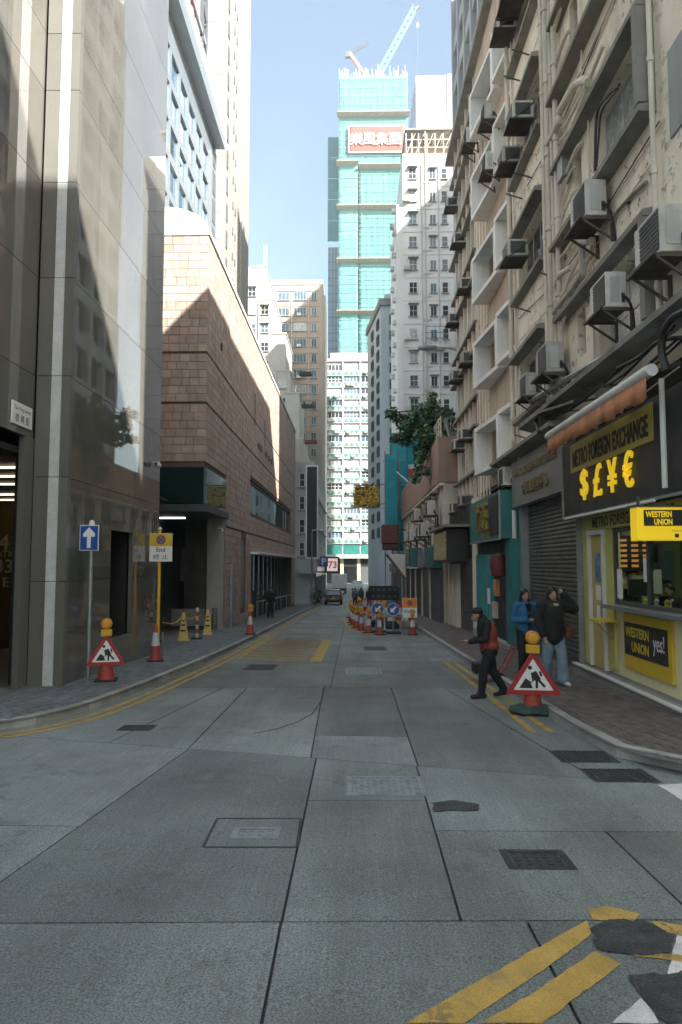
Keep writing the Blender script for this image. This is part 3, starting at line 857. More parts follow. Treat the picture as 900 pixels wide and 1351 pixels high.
for i in range(9):
    for k in range(3): window(nb, (-3.6, 68+2.7*i, 2.4+3*k), 1.3, 1.5, '+x', 2, 1)

# ================================================================== right side: peeling corner building
m_peel = mat('peeling_cream', (0.86, 0.785, 0.65), 0.85, 0.12, 0.8, 0.35, 25, stain=0.6, stcol=(.24, .21, .165), chip=0.95, chipscale=4.5, ststretch=.18)
m_ledge = mat('grimy_concrete', (0.26, 0.25, 0.22), 0.9, 0.2, 1.5, 0.4, 25, stain=0.6)
m_pipec = mat('cream_pipe', (0.66, 0.61, 0.52), 0.6, 0.12, 2, 0.1, stain=0.5)
m_acw = mat('ac_casing', (0.56, 0.55, 0.5), 0.55, 0.15, 3, 0.05, stain=0.75, stcol=(.2, .17, .13), stscale=2.5, ststretch=.35, rnd=0.28)
m_acd = mat('ac_grille', (0.07, 0.075, 0.075), 0.6)
m_rust = mat('rusty_steel', (0.09, 0.075, 0.06), 0.75, 0.3, 5, 0.3)
m_cable = mat('black_cable', (0.015, 0.016, 0.018), 0.5)
XM = 4.6
cbd = thing('peeling_corner_building', 'cream corner building with flaking paint, ledges and drain pipes above the exchange shop', 'building', (9, 13, gz(13)))
FL = [5.55, 8.9, 12.25, 15.6, 18.95]
holes = []
for z in FL:
    holes.append((10.35, 12.85, z, z+1.5)); holes.append((16.1, 18.9, z+.3, z+1.8)); holes.append((13.55, 14.05, z+.5, z+1.4))
MB().wall('x', XM, XM+.35, 7.7, 19.5, 5.0, 21.6, holes).build('wall', m_peel, cbd)
MB().box(XM+.45, 18, 7.75, 19.45, 5.0, 21.6).build('core', m_core, cbd)
MB().box(XM+.36, 18, 7.7, 7.74, -1, 21.6).build('end_wall', m_peel, cbd)
MB().box(4.35, 18.1, 7.6, 19.6, 21.62, 21.85).build('roof_edge', m_ledge, cbd)
for z in FL:
    window(cbd, (XM+.28, 11.6, z), 2.5, 1.5, '-x', 3, 2, fm=m_alu, pm=m_pane_c, sill=False)
    window(cbd, (XM+.28, 17.5, z+.3), 2.8, 1.5, '-x', 4, 1, fm=m_alu, pm=m_pane, sill=False)
    window(cbd, (XM+.28, 13.8, z+.5), .5, .9, '-x', 1, 1, fm=m_frame_d, pm=m_pane, sill=False)
    for a, b_, zz, dp in ((10.15, 15.0, z-.16, .28), (10.15, 14.9, z+1.55, .26), (16.0, 19.1, z+.14, .22), (16.0, 19.1, z+1.84, .3)):
        bb = MB(); bb.prism([(XM-dp, zz), (XM-dp, zz+.1), (XM+.01, zz+.16), (XM+.01, zz-.02)], 'y', a, b_)
        bb.build('ledge', m_ledge, cbd)
    MB().box(XM-.27, XM+.01, 10.16, 10.34, z-.01, z+1.54).build('window_jamb', m_ledge, cbd)
# pipes
for yy, r in ((14.75, .06), (15.05, .045), (15.35, .075), (15.75, .05), (19.3, .06), (10.0, .04)):
    pp = MB().tube([(XM-.14, yy, 5.3), (XM-.14, yy, 21.6)], r, 10)
    for k in range(9): zz = 5.9+1.75*k; pp.lathe([(r*1.35, zz), (r*1.35, zz+.09)], (XM-.14, yy, 0), 10)
    pp.build('drain_pipe', m_pipec, cbd, True)
def px_tube(pts, r, X, m, parent, n=8, name='branch_pipe'):
    P = []
    for px, py in pts:
        y, z = ox(px, py, X); P.append((X, y, z))
    P = smooth3(P)
    return MB().tube(P, r, n).build(name, m, parent, True)
def smooth3(P, k=5):
    P = [Vector(p) for p in P]; P = [2*P[0]-P[1]]+P+[2*P[-1]-P[-2]]; out = []
    for i in range(1, len(P)-2):
        for j in range(k):
            t = j/k; a, b, c, d = P[i-1], P[i], P[i+1], P[i+2]
            out.append(0.5*((2*b)+(c-a)*t+(2*a-5*b+4*c-d)*t*t+(3*b-a-3*c+d)*t**3))
    return out+[P[-2]]
px_tube([(776, 108), (768, 106), (755, 118), (737, 150), (738, 160), (728, 180), (722, 190)], .075, XM-.16, m_pipec, cbd)
px_tube([(796, 60), (790, 75), (775, 110), (745, 168)], .04, XM-.1, m_pipec, cbd)
px_tube([(806, 62), (798, 85), (765, 150), (735, 192)], .03, XM-.1, m_pipec, cbd)
px_tube([(781, 318), (770, 320), (768, 330), (769, 358), (762, 372), (738, 404), (732, 412)], .075, XM-.16, m_acw, cbd)
px_tube([(754, 352), (748, 356), (740, 362), (733, 376)], .06, XM-.16, m_pipec, cbd)
px_tube([(757, 318), (748, 330), (736, 345)], .035, XM-.1, m_pipec, cbd)
px_tube([(817, 112), (800, 128), (789, 145), (786, 175), (785, 225)], .025, XM-.1, m_cable, cbd, name='cable')
px_tube([(815, 118), (803, 132), (793, 150), (790, 180), (787, 220)], .02, XM-.1, m_cable, cbd, name='cable')
px_tube([(853, 240), (830, 262), (805, 290)], .03, XM-.05, m_ledge, cbd, name='conduit')
px_tube([(890, 402), (868, 425), (855, 440), (800, 470), (735, 508), (700, 530)], .06, 4.35, m_steel, cbd, name='conduit')
px_tube([(905, 410), (888, 420), (876, 440), (873, 465), (880, 490)], .055, 4.2, m_cable, cbd, name='cable')
px_tube([(905, 445), (870, 450), (845, 470), (815, 486)], .03, 4.3, m_cable, cbd, name='cable')
px_tube([(712, 570), (707, 556), (714, 545), (735, 538), (760, 530)], .05, 4.2, m_cable, cbd, name='cable')
MB().prism([(4.2, 5.3), (4.2, 5.4), (XM+.1, 5.5), (XM+.1, 5.16)], 'y', 7.7, 17.6).build('canopy_slab', m_ledge, cbd)
rp = random.Random(21)
for z in FL:
    for k in range(4):                                   # soil branches that drop to the stack
        yy = 13.2+rp.random()*1.3; zz = z+.2+rp.random()*2.4
        MB().tube(smooth3([(XM-.02, yy-.5, zz+.35), (XM-.1, yy-.4, zz+.3), (XM-.12, yy+.3, zz+.1), (XM-.13, 14.75, zz-.2)], 3), rp.choice((.028, .035, .045)), 7).build('branch_pipe', m_pipec, cbd, True)
    for k in range(3):                                   # slack cables along the wall
        ya, yb = 9.6+rp.random()*2, 15+rp.random()*4; zz = z-1.5+rp.random()*1.2
        MB().tube(smooth3([(XM-.03, ya, zz), (XM-.05, (ya+yb)/2, zz-.15-rp.random()*.2), (XM-.03, yb, zz+rp.uniform(-.3, .3))], 5), .012, 5).build('cable', rp.choice((m_cable, m_pipec)), cbd)
    for yy in (12.95+rp.random()*.3, 16.0, 19.1): MB().tube([(XM-.05, yy, z-1.2), (XM-.05, yy, z+2.0)], .022, 6).build('conduit', m_pipec, cbd)
    for k in range(2): yy = 15.2+rp.random()*3.5; MB().beam((XM, yy, z-.5), (XM-.45, yy, z-.35), .03).build('wall_bracket', m_rust, cbd)
for yy in (7.95, 8.4): MB().tube([(XM-.06, yy, 5.4), (XM-.06, yy, 21.5)], .035, 7).build('conduit', m_pipec, cbd)
for k in range(7):                                       # cable tangle over the shop canopy
    ya = 8.2+rp.random()*4; yb = ya+2+rp.random()*3; zz = 4.75+rp.random()*.5
    MB().tube(smooth3([(4.35+rp.random()*.15, ya, zz), (4.3, (ya+yb)/2, zz-.12-rp.random()*.2), (4.4, yb, zz+.1)], 5), rp.choice((.012, .02, .03)), 6).build('cable', m_cable, cbd)
block('meter_box', m_grey, cbd, 4.38, 4.62, 14.1, 14.45, 10.0, 10.45)
block('wall_box', m_grey, cbd, 4.3, 4.6, 14.9, 15.3, 6.0, 6.3)
ws = MB().box(XM-.03, XM-.01, 8.6, 9.7, 8.0, 9.3).build('old_wall_sign', m_ng, cbd)

# ---- air conditioners: two kinds, copied
def ac_window():
    t = thing('air_conditioner', 'x', 'air conditioner', (0, 0, 0))
    MB().cbox(-.52, 0, -.31, .31, 0, .42, .015).build('casing', m_acw, t)
    s = MB(); s.box(-.45, -.08, -.318, -.309, .06, .36); s.build('side_louvre', m_acd, t)
    f = MB(); f.box(-.528, -.519, -.27, .27, .05, .37); f.build('front_grille', m_acd, t)
    tr = MB(); tr.box(-.6, 0, -.36, -.33, -.07, -.03); tr.box(-.6, 0, .33, .36, -.07, -.03); tr.box(-.6, -.57, -.36, .36, -.07, -.031); tr.box(-.58, 0, -.32, .32, -.035, -.02)
    tr.beam((-.5, -.345, -.05), (0, -.345, .35), .025); tr.build('bracket', m_rust, t)
    return t
def ac_condenser():
    t = thing('air_conditioner', 'x', 'air conditioner', (0, 0, 0))
    MB().cbox(-.5, -.12, -.42, .42, 0, .66, .02).build('casing', m_acw, t)
    f = MB(); f.box(-.512, -.499, -.39, .2, .05, .61); f.build('fan_grille', m_acd, t)
    rg = MB()
    for i in range(9): rg.box(-.522, -.512, -.39, .2, .08+i*.06, .095+i*.06)
    tag(rg.build('grille_bars', m_slot, t), kind='stuff')
    s = MB(); s.box(-.42, -.25, -.432, -.419, .1, .56); s.build('side_panel', m_alu, t)
    s = MB(); s.box(-.22, -.16, -.44, -.419, .08, .25); s.build('valve_cover', m_acd, t)
    tr = MB()
    for y in (-.4, .34):
        tr.box(-.6, 0, y, y+.05, -.06, -.004); tr.beam((-.55, y+.025, -.05), (-.02, y+.025, -.42), .035); tr.box(-.05, 0, y, y+.05, -.45, -.061)
    tr.box(-.62, -.57, -.46, .46, -.05, -.005); tr.box(-.56, -.1, -.36, .36, -.02, -.004); tr.build('bracket', m_rust, t)
    MB().tube(smooth3([(-.2, -.44, .2), (-.15, -.52, .1), (-.06, -.5, -.1), (-.02, -.48, -.5)]), .025, 6).build('refrigerant_pipe', m_cable, t)
    return t
acW, acC = ac_window(), ac_condenser()
used = {}
def ac(proto, x, y, z, label, group, sc=1.0):
    k = id(proto)
    if k not in used: used[k] = 1; o = proto
    else: o = copy_tree(proto)
    o.location = (x, y, z); o.scale = (sc,)*3; o['label'] = label; o['group'] = group
    return o
gA = 'air conditioners on the peeling corner building'
la = 'grey boxed condenser on steel bracket hung below the peeling wall ledges'
ac(acC, XM, 12.35, 8.02, 'condenser on rack under the large blue paned window of the peeling wall', gA)
ac(acC, XM, 9.5, 6.05, 'biggest condenser, low on the peeling wall over the orange awning', gA, 1.0)
ac(acC, XM, 11.6, 6.1, 'weathered condenser with drooping pipe below the middle concrete ledge', gA, .9)
ac(acC, XM, 15.0, 5.95, 'condenser above the canopy end, over the metal treatment sign', gA)
ac(acC, XM, 17.0, 5.95, 'round fan condenser above the treatment sign, beside the white bay', gA, .85)
lw = {(17.3, 13.2): 'window air conditioner on the third floor of the peeling wall, nearer the drain pipes', (18.5, 12.75): 'window air conditioner on the third floor of the peeling wall, nearer the white bays',
      (18.1, 9.95): 'only window air conditioner on the second floor of the peeling wall', (18.0, 17.0): 'window air conditioner on the fourth floor of the peeling wall, nearer the drain pipes', (18.9, 16.9): 'window air conditioner on the fourth floor of the peeling wall, nearer the white bays'}
for y, z in ((17.3, 13.2), (18.5, 12.75), (18.1, 9.95), (18.0, 17.0), (18.9, 16.9)): ac(acW, XM, y, z, lw[(y, z)], gA, 1.05)

# ================================================================== exchange shop
m_lime = mat('lime_paint', (0.5, 0.5, 0.16), 0.5, 0.08)
m_pale = mat('pale_yellow_panel', (0.76, 0.7, 0.42), 0.5, 0.06, 2, stain=0.15)
m_yel = mat('sign_yellow', (0.62, 0.43, 0.03), 0.45, 0.05)
m_yele = mat('lightbox_yellow', (0.8, 0.55, 0.02), 0.4, 0.04, emit=(1, .68, .02), estr=0.1)
m_signblk = mat('sign_black', (0.028, 0.03, 0.028), 0.55, 0.15)
m_tandoor = mat('tan_door', (0.5, 0.4, 0.14), 0.5, 0.08)
m_glass = mat('clear_glass', (0.8, 0.9, 0.86), 0.02, 0.02, 1, 0, trans=1.0)
m_orange = mat('orange_fabric', (0.55, 0.24, 0.12), 0.85, 0.2, 3, 0.2, stain=0.4)
m_plinth = mat('plinth_stone', (0.3, 0.3, 0.29), 0.7, 0.12, 2, 0.1, speck=.15)
m_menu_ = mat('notice_print', (.5, .42, .3), .4, .7, 7, 0, rnd=.3)
m_amberd = mat('rate_digits', (.4, .2, .06), .5, emit=(1, .4, .1), estr=.08)
es = thing('exchange_shop', 'small yellow money exchange shop with counter window and black sign', 'shop', (5, 12, gz(12)))
MB().wall('x', 4.75, 4.85, 9.0, 14.4, -.08, 2.85, [(9.4, 12.75, 1.22, 2.5), (13.22, 13.92, -.1, 2.5)]).build('front_wall', m_pale, es)
MB().box(4.9, 6.6, 9.0, 9.1, -.1, 2.85).box(4.9, 6.6, 14.2, 14.35, -.1, 2.85).box(6.6, 6.7, 9, 14.4, -.1, 2.85).build('inner_wall', mat('inner_green', (.2, .25, .1), .6, .15), es)
MB().box(4.86, 6.6, 9.1, 14.2, 2.75, 2.85).build('inner_ceiling', m_white, es)
MB().box(4.5, 4.74, 9.0, 14.5, -.8, -.13).box(4.74, 6.6, 9.0, 14.4, -.8, -.09).build('plinth', m_plinth, es)
MB().box(4.46, 4.56, 9.0, 14.5, -.128, -.1).build('step_edge', m_white, es)
MB().box(4.70, 4.745, 14.0, 14.38, -.08, 2.85).box(4.7, 4.745, 12.76, 13.1, -.0, 2.5).build('lime_strip', m_lime, es)
MB().box(4.7, 4.745, 9.0, 14.0, 2.55, 2.84).build('lime_header', m_lime, es)
letter('METRO FOREIGN EXCHANGE', m_black, es, (4.695, 12.0, 2.69), .2, '-x', .006, w=3.5, bold=.01)
df = MB().wall('x', 4.66, 4.76, 13.14, 14.0, -.08, 2.54, [(13.22, 13.92, -.08, 2.46)]).build('door_frame', m_white, es)
dd = MB().box(4.72, 4.76, 13.23, 13.91, -.08, 2.45).build('door', m_tandoor, es)
block('door_notice', mat('poster_blue', (.1, .25, .4), .4, .6, 9), dd, 4.712, 4.72, 13.45, 13.72, 1.55, 2.1)
block('door_notice', m_sign_w, dd, 4.712, 4.72, 13.45, 13.7, 1.2, 1.48)
block('door_notice', m_sign_w, dd, 4.712, 4.72, 13.5, 13.68, .75, 1.1)
block('door_handle', m_steel, dd, 4.66, 4.72, 13.27, 13.31, .95, 1.2)
# counter window
wf = MB().wall('x', 4.72, 4.8, 9.3, 12.8, 1.18, 2.54, [(9.38, 11.28, 1.24, 2.46), (11.34, 12.72, 1.24, 2.46)]).build('counter_window', m_frame_d, es)
block('pane', m_glass, wf, 4.755, 4.77, 9.38, 11.28, 1.24, 2.46); block('pane', m_glass, wf, 4.755, 4.77, 11.34, 12.72, 1.24, 2.46)
MB().box(4.5, 5.3, 9.2, 12.85, 1.1, 1.17).build('counter', m_steel, es)
MB().box(5.24, 5.3, 9.4, 12.8, -.05, 1.1).build('counter_back', m_lime, es)
for a, b_, za, zb, m in ((11.9, 12.6, 1.6, 2.1, m_slot), (10.2, 10.9, 1.5, 2.3, m_pane_b), (9.6, 10.0, 1.7, 2.3, m_sign_w), (11.2, 11.5, 1.9, 2.3, m_sign_w)):
    block('wall_notice', m, es, 6.5, 6.58, a, b_, za, zb)
block('taped_notice', m_sign_w, wf, 4.745, 4.752, 12.45, 12.68, 1.28, 1.8)
block('taped_notice', m_sign_w, wf, 4.745, 4.752, 11.4, 11.52, 1.6, 2.0)
for k in range(16):
    a_, b_, r_ = 9.3+random.random()*4, .15+random.random()*.3, random.random()
    x_ = 4.95+(a_-9.3)/4*1.3
    block('wall_notice', random.choice((m_sign_w, m_pane_b, m_yel, m_slot, m_menu_)), es, x_, x_+b_*.7, 14.1-.012*k, 14.19-.012*k, 1.15+r_, 1.3+r_+b_)
rbd = MB().box(5.2, 5.9, 13.82, 13.88, 1.75, 2.45).build('rate_board', m_signblk, es)
for i in range(6):
    for q in range(3): block('rate_figure', m_amberd, rbd, 5.25+.22*q, 5.38+.22*q, 13.81, 13.82, 1.83+.1*i, 1.88+.1*i)
for i in range(14):
    yy = 9.7+random.random()*2.8
    MB().lathe([(.03, 0), (.05, .03), (.035, .07), (.045, .1+random.random()*.05), (.01, .16)], (4.95+random.random()*.2, yy, 1.17), 8).build('counter_ornament', random.choice((m_yel, m_alu, m_signblk)), es)
MB().box(5.5, 6.2, 11.8, 11.9, 2.71, 2.75).build('ceiling_lamp', mat('shop_lamp', (.8, .8, .7), emit=(.95, 1, .75), estr=6), es)
mo = MB().cbox(5.0, 5.3, 12.75, 12.8, 1.3, 1.62, .01).build('monitor', m_black, es); MB().box(5.13, 5.17, 12.76, 12.8, 1.17, 1.3).build('monitor_stand', m_black, es)
wp = MB().box(4.7, 4.748, 10.5, 12.32, .12, 1.05).build('poster_board', m_yel, es)
MB().box(4.685, 4.699, 10.62, 12.26, .36, .9).build('poster_black_panel', m_signblk, es)
letter('WESTERN', m_yel, wp, (4.68, 11.72, .75), .17, '-x', .004, w=.95, bold=.035)
letter('UNION', m_yel, wp, (4.68, 11.6, .51), .17, '-x', .004, w=.68, bold=.035)
letter('yes!', m_sign_w, wp, (4.68, 10.9, .63), .34, '-x', .004, w=.4)
sh = MB().box(4.3, 4.7, 12.55, 13.15, .86, .89).build('folding_shelf', m_yel, es)
MB().beam((4.4, 12.85, .86), (4.72, 12.85, .5), .02).build('shelf_bracket', m_steel, sh)
# black fascia sign
fs = thing('exchange_sign', 'black fascia sign with yellow strip and large yellow currency symbols', 'sign', (4.5, 12.2, 2.85))
MB().box(4.45, 4.75, 9.2, 14.78, 2.86, 4.36).build('board', m_signblk, fs)
MB().box(4.42, 4.46, 9.2, 14.78, 2.83, 2.875).box(4.42, 4.46, 14.74, 14.8, 2.876, 4.36).build('trim', m_grey, fs)
def px_y(px, X): return ox(px, 640, X)[0]
MB().box(4.435, 4.449, 10.28, 14.2, 3.72, 4.3).build('yellow_strip', mat('shade_yellow', (.42, .34, .07), .5, .08), fs)  # yellow darkened: the shade on the strip is put into its colour
letter('METRO FOREIGN EXCHANGE', m_signblk, fs, (4.43, 12.24, 3.98), .34, '-x', .01, w=3.6, bold=.03)
for s, px, py0, py1 in (('$', 769.5, 619, 660), ('£', 787, 612, 655), ('¥', 806, 605, 650), ('€', 827, 595, 644)):
    yy, za = ox(px, py0, 4.4); _, zb = ox(px, py1, 4.4)
    letter(s, m_yele, fs, (4.41, yy, (za+zb)/2), za-zb, '-x', .03, w=.4, bold=.012)
MB().tube([(4.3, 10.0, 2.8), (4.3, 14.2, 2.8)], .025).build('strip_lamp', m_white, fs)
for yy in (10.9, 12.5, 13.9): block('spot_lamp', m_grey, fs, 4.1, 4.4, yy-.14, yy+.14, 4.36, 4.42)
MB().tube([(4.35, 9.75, 2.95), (4.35, 9.75, 4.5)], .04).build('corner_post', m_white, fs)
# lit projecting box
lx = thing('projecting_lightbox', 'yellow lit projecting box sign with black money transfer lettering panel', 'sign', (4.35, 9.8, 2.2))
MB().cbox(3.93, 4.76, 9.7, 9.95, 2.22, 2.68, .015).build('box', m_yele, lx)
MB().box(4.02, 4.55, 9.685, 9.699, 2.42, 2.64).build('black_panel', m_signblk, lx)
letter('WESTERN', m_yele, lx, (4.22, 9.682, 2.58), .085, '-y', .004, w=.36, bold=.035)
letter('UNION', m_yele, lx, (4.28, 9.682, 2.475), .085, '-y', .004, w=.25, bold=.035)
letter('moving money for better', m_black, lx, (4.55, 9.694, 2.35), .03, '-y', .002, w=.3)
block('logo_square', m_black, lx, 4.44, 4.49, 9.69, 9.699, 2.26, 2.31)
MB().box(3.9, 4.8, 9.68, 9.97, 2.681, 2.71).beam((4.0, 9.83, 2.7), (4.0, 9.83, 2.84), .03).build('hanger', m_frame_d, lx)
# rolled awning
an = thing('rolled_awning', 'rolled awning with white housing and ragged orange valance over the exchange sign', 'awning', (4.1, 12, 4.25))
MB().lathe([(.085, 9.35), (.09, 9.4), (.09, 14.3), (.085, 14.35)], (4.05, 0, 4.52), 14, 'y').build('roller_housing', m_frame_w, an, True)
v = MB(); n = 60
for i in range(n+1):
    yy = 9.45+4.8*i/n; dx = .03*math.sin(i*1.3)+.02*math.sin(i*.5); zz = 4.2-.05*abs(math.sin(i*.45))-.04*random.random()
    v.v += [(4.0, yy, 4.46), (4.0+dx, yy, zz)]
v.f = [(2*i, 2*i+1, 2*i+3, 2*i+2) for i in range(n)]
vo = v.build('valance', m_orange, an, 'all')
md = vo.modifiers.new('thickness', 'SOLIDIFY'); md.thickness = .006
for yy in (9.8, 11.9, 14.0): MB().beam((4.1, yy, 4.55), (4.65, yy, 4.75), .05).build('arm', m_frame_d, an)

# ================================================================== treatment centre shop
tc = thing('shuttered_shop', 'closed shop with wide grey roller shutter and metal lettering sign', 'shop', (4.8, 17, gz(17)))
sgn = MB().box(4.5, 4.72, 14.85, 19.75, 3.46, 4.72).build('fascia', mat('grey_fascia', (.22, .23, .22), .45, .1, 1, .03, metal=.2), tc)
m_brass = mat('aged_brass', (0.32, 0.26, 0.16), 0.4, 0.2, metal=0.5)
letter('PHYSICAL TREATMENT CENTRE', m_brass, sgn, (4.47, 17.3, 4.36), .2, '-x', .06, w=3.9)
letter('中草藥護理中心', m_brass, sgn, (4.47, 17.2, 3.87), .34, '-x', .06, w=2.4)
m_shut = mat('shutter_steel', (0.13, 0.135, 0.13), 0.42, 0.15, 3, 0.05, metal=0.5, stain=.3)
sh = MB().box(4.86, 4.9, 14.5, 19.3, -.8, 3.46).build('roller_shutter', m_shut, tc)
slat = MB().prism([(0, 0), (-.025, .02), (-.03, .05), (-.012, .092), (0, .095)], 'y', -2.38, 2.38).mesh('slat', m_shut, True)
z = gz(17)+.1
while z < 3.36: put('slat', slat, sh, (4.86, 16.9, z)); z += .1
MB().box(4.6, 4.9, 14.4, 14.49, -.8, 3.46).build('shutter_guide', m_grey, tc); MB().box(4.66, 4.9, 19.31, 19.62, -.8, 3.46).build('shutter_guide', m_grey, tc)
MB().box(4.85, 5.4, 14.3, 19.7, -.9, gz(17)+.2).build('threshold', m_plinth, tc)
MB().prism([(4.2, 4.86), (4.2, 4.95), (5.0, 5.05), (5.0, 4.74)], 'y', 14.9, 21.4).build('canopy_slab', m_ledge, tc)
for yy in (19.75,): MB().tube([(4.55, yy, -.6), (4.55, yy, 3.4)], .06).build('down_pipe', m_white, tc)

# ================================================================== building with white window boxes
m_brownr = mat('brown_render', (0.54, 0.42, 0.32), 0.85, 0.12, 0.8, 0.15, stain=0.5, stcol=(.16, .13, .1), ststretch=.1)
m_bay = mat('white_bay', (0.82, 0.81, 0.77), 0.75, 0.08, 1, 0.1, stain=0.3, stcol=(.3, .29, .26))
bb_ = thing('bay_window_building', 'brown rendered building with slanted white window boxes on every floor', 'building', (9, 23, gz(23)))
hs = []
BZ = [5.0, 8.1, 11.2, 14.3, 17.4]
for z in BZ:
    hs += [(22.1, 24.3, z+.12, z+1.5), (19.8, 21.3, z+.12, z+1.5)]
MB().wall('x', 4.9, 5.2, 19.52, 27.0, 4.6, 21.6, hs).build('wall', m_brownr, bb_)
MB().box(5.35, 18, 19.5, 27, -1, 21.6).build('core', m_core, bb_)
MB().box(4.6, 18, 19.61, 33.5, 21.62, 21.85).build('roof_edge', m_ledge, bb_)
def bay(y0, y1, z, xn, xf):
    # frame of four slabs, near end shallow, far end deep
    t = MB(); w = 4.9; e = .14
    H = 1.66
    def slab(za, zb): t.prism([(w, y0), (xn, y0), (xf, y1), (w, y1)], 'z', za, zb)
    slab(z, z+e); slab(z+H-e, z+H)
    dx = (xf-xn)/(y1-y0)
    t.prism([(w, y0), (xn, y0), (xn+dx*.3, y0+.3), (w, y0+.3)], 'z', z+e, z+H-e)
    t.prism([(w, y1-e), (xf-dx*e, y1-e), (xf, y1), (w, y1)], 'z', z+e, z+H-e)
    return t.build('window_box', m_bay, bb_)
for i, z in enumerate(BZ):
    for y0, y1, xn, xf in ((21.8, 24.6, 4.6, 4.3), (19.56, 21.6, 4.72, 4.5)):
        bo = bay(y0, y1, z, xn, xf)
        window(bb_, (5.12, (y0+y1)/2, z+.13), (y1-y0)-.5, 1.36, '-x', 3, 1, fm=m_alu, pm=random.choice((m_pane_c, m_pane_b)), sill=False)
    for yy in (24.75, 25.3, 25.9, 26.5): block('render_strip', m_peel, bb_, 4.86, 4.9, yy, yy+.12, z-1.3, z+1.75)
gB = 'air conditioners on the bay window building'
lb_ = 'condenser on an open rack between the slanted white window boxes'
for y, z, lb_ in ((21.9, 16.2, 'upper of two racked condensers stacked between the slanted white window boxes'), (21.9, 14.5, 'lower of two racked condensers stacked between the slanted white window boxes'), (25.4, 17.6, 'lone condenser beside the top white window box')): ac(acC, 4.7, y, z, lb_, gB, .9)
# ================================================================== spandrel building
sp_ = thing('spandrel_building', 'narrow building with rust brown spandrel panels between cream fins', 'building', (9, 30, gz(30)))
m_span = mat('rust_spandrel', (0.42, 0.275, 0.2), 0.8, 0.12, 1, 0.1, stain=0.45, rnd=0.1)
m_creamf = mat('cream_fin', (0.76, 0.7, 0.6), 0.85, 0.1, 1, 0.15, stain=0.4)
MB().box(5.12, 18, 27, 33.4, -1.2, 21.6).build('wall', m_creamf, sp_)
for i in range(6):
    z = 4.4+2.95*i
    for a, b_ in ((27.1, 30.05), (30.15, 33.3)):
        for k in range(3):
            ya, yb = a+(b_-a)*k/3, a+(b_-a)*(k+1)/3
            block('spandrel', m_span, sp_, 5.0, 5.13, ya+.08, yb-.02, z, z+1.15)
            window(sp_, (5.1, (ya+yb)/2, z+1.2), (b_-a)/3-.12, 1.5, '-x', 1, 2, fm=m_creamf, sill=False)
            block('fin', m_creamf, sp_, 4.88, 5.11, ya-.02, ya+.09, z-.3, z+2.64)
        MB().box(4.78, 5.11, a-.05, b_+.03, z+1.12, z+1.22).build('sill_ledge', m_ledge, sp_)
        MB().box(4.7, 5.11, a-.05, b_+.03, z-.08, z+.02).build('eyebrow', m_ledge, sp_)
gC = 'air conditioners on the spandrel building'
lc_ = 'white window air conditioner poking out of the rust brown spandrel facade'
for y, z in ((28.6, 7.0), (30.6, 6.9), (31.5, 4.2), (29.0, 4.3), (31.0, 10.1), (28.3, 13.2), (31.8, 13.0), (29.9, 15.9), (31.9, 18.6), (28.0, 10.0)):
    ac(acW, 4.95, y, z, 'white window air conditioner on the %s floor of the spandrel building, %s' % (('first', 'second', 'third', 'fourth', 'fifth', 'sixth')[int((z-3.9)/2.95)], 'nearer the white bays' if y < 30.3 else 'nearer the shophouse'), gC, 1.05)
# grey building set back above
gb = thing('grey_setback_building', 'grey concrete building with deep window slots rising behind the roof edge', 'building', (14, 46, -1.4))
MB().box(8.4, 24, 36, 53, -2, 47).build('wall', m_ng, gb)
for i in range(7): MB().box(7.9, 8.41, 36+2.75*i, 36.5+2.75*i, 8, 47).build('pier', m_ng, gb)
for j in range(11):
    MB().box(8.0, 8.41, 36.5, 53, 10+3.2*j, 11.1+3.2*j).build('spandrel', m_ng, gb)
    for i in range(6): block('window', m_pane, gb, 8.3, 8.42, 36.7+2.75*i, 38.5+2.75*i, 11.2+3.2*j, 13.1+3.2*j)

# ================================================================== shops under the bay building
m_teal = mat('teal_paint', (0.03, 0.17, 0.175), 0.45, 0.12, 1.5, 0.05, stain=.2)
m_tealb = mat('teal_bright', (0.03, 0.27, 0.27), 0.45, 0.12, 1.5, 0.05)
m_gold = mat('gold_letter', (0.45, 0.3, 0.07), 0.35, 0.2, metal=0.7)
ts = thing('teal_shop', 'teal painted shop with projecting teal sign box and gold characters', 'shop', (4.6, 22.5, gz(22.5)))
b = MB(); b.box(4.2, 4.95, 19.9, 25.1, 2.62, 4.0); sb = b.build('sign_box', m_teal, ts)
MB().box(4.17, 4.199, 20.2, 21.5, 2.75, 3.9).build('black_panel', m_black, sb)
MB().box(4.16, 4.2, 19.9, 25.1, 2.58, 2.64).box(4.16, 4.2, 19.9, 19.98, 2.641, 4.0).build('sign_trim', m_steel, sb)
letter('竹家莊', m_gold, sb, (4.16, 22.6, 3.38), .95, '-x', .03, w=1.9)
letter('BAMBOO HOUSE', m_gold, sb, (4.17, 22.1, 2.78), .16, '-x', .02, w=1.3)
MB().box(4.5, 4.9, 19.7, 25.2, -1.2, 2.6).build('shopfront', m_black, ts)
for i in range(5): block('door_leaf', m_tealb, ts, 4.4, 4.5, 22.4+.56*i, 22.9+.56*i, gz(23)+.2, 2.2)
for yy, z, m in ((21.6, .9, m_orange), (21.2, 1.75, m_slot), (22.6, .6, m_sign_w), (21.9, .2, m_brownr)): block('poster', m, ts, 4.38, 4.5, yy, yy+.4, z, z+.5)
MB().lathe([(.03, 1.5), (.2, 1.55), (.25, 1.85), (.2, 2.15), (.03, 2.2)], (4.25, 20.6, 0), 14).build('red_lantern', mat('lantern', (.13, .03, .025), .6), ts, True)
MB().box(4.4, 4.95, 19.65, 20.3, -1.2, 2.6).build('door_pier', m_teal, ts)
MB().box(4.3, 4.95, 19.7, 25.2, -1.2, gz(22)+.3).build('step', m_plinth, ts)
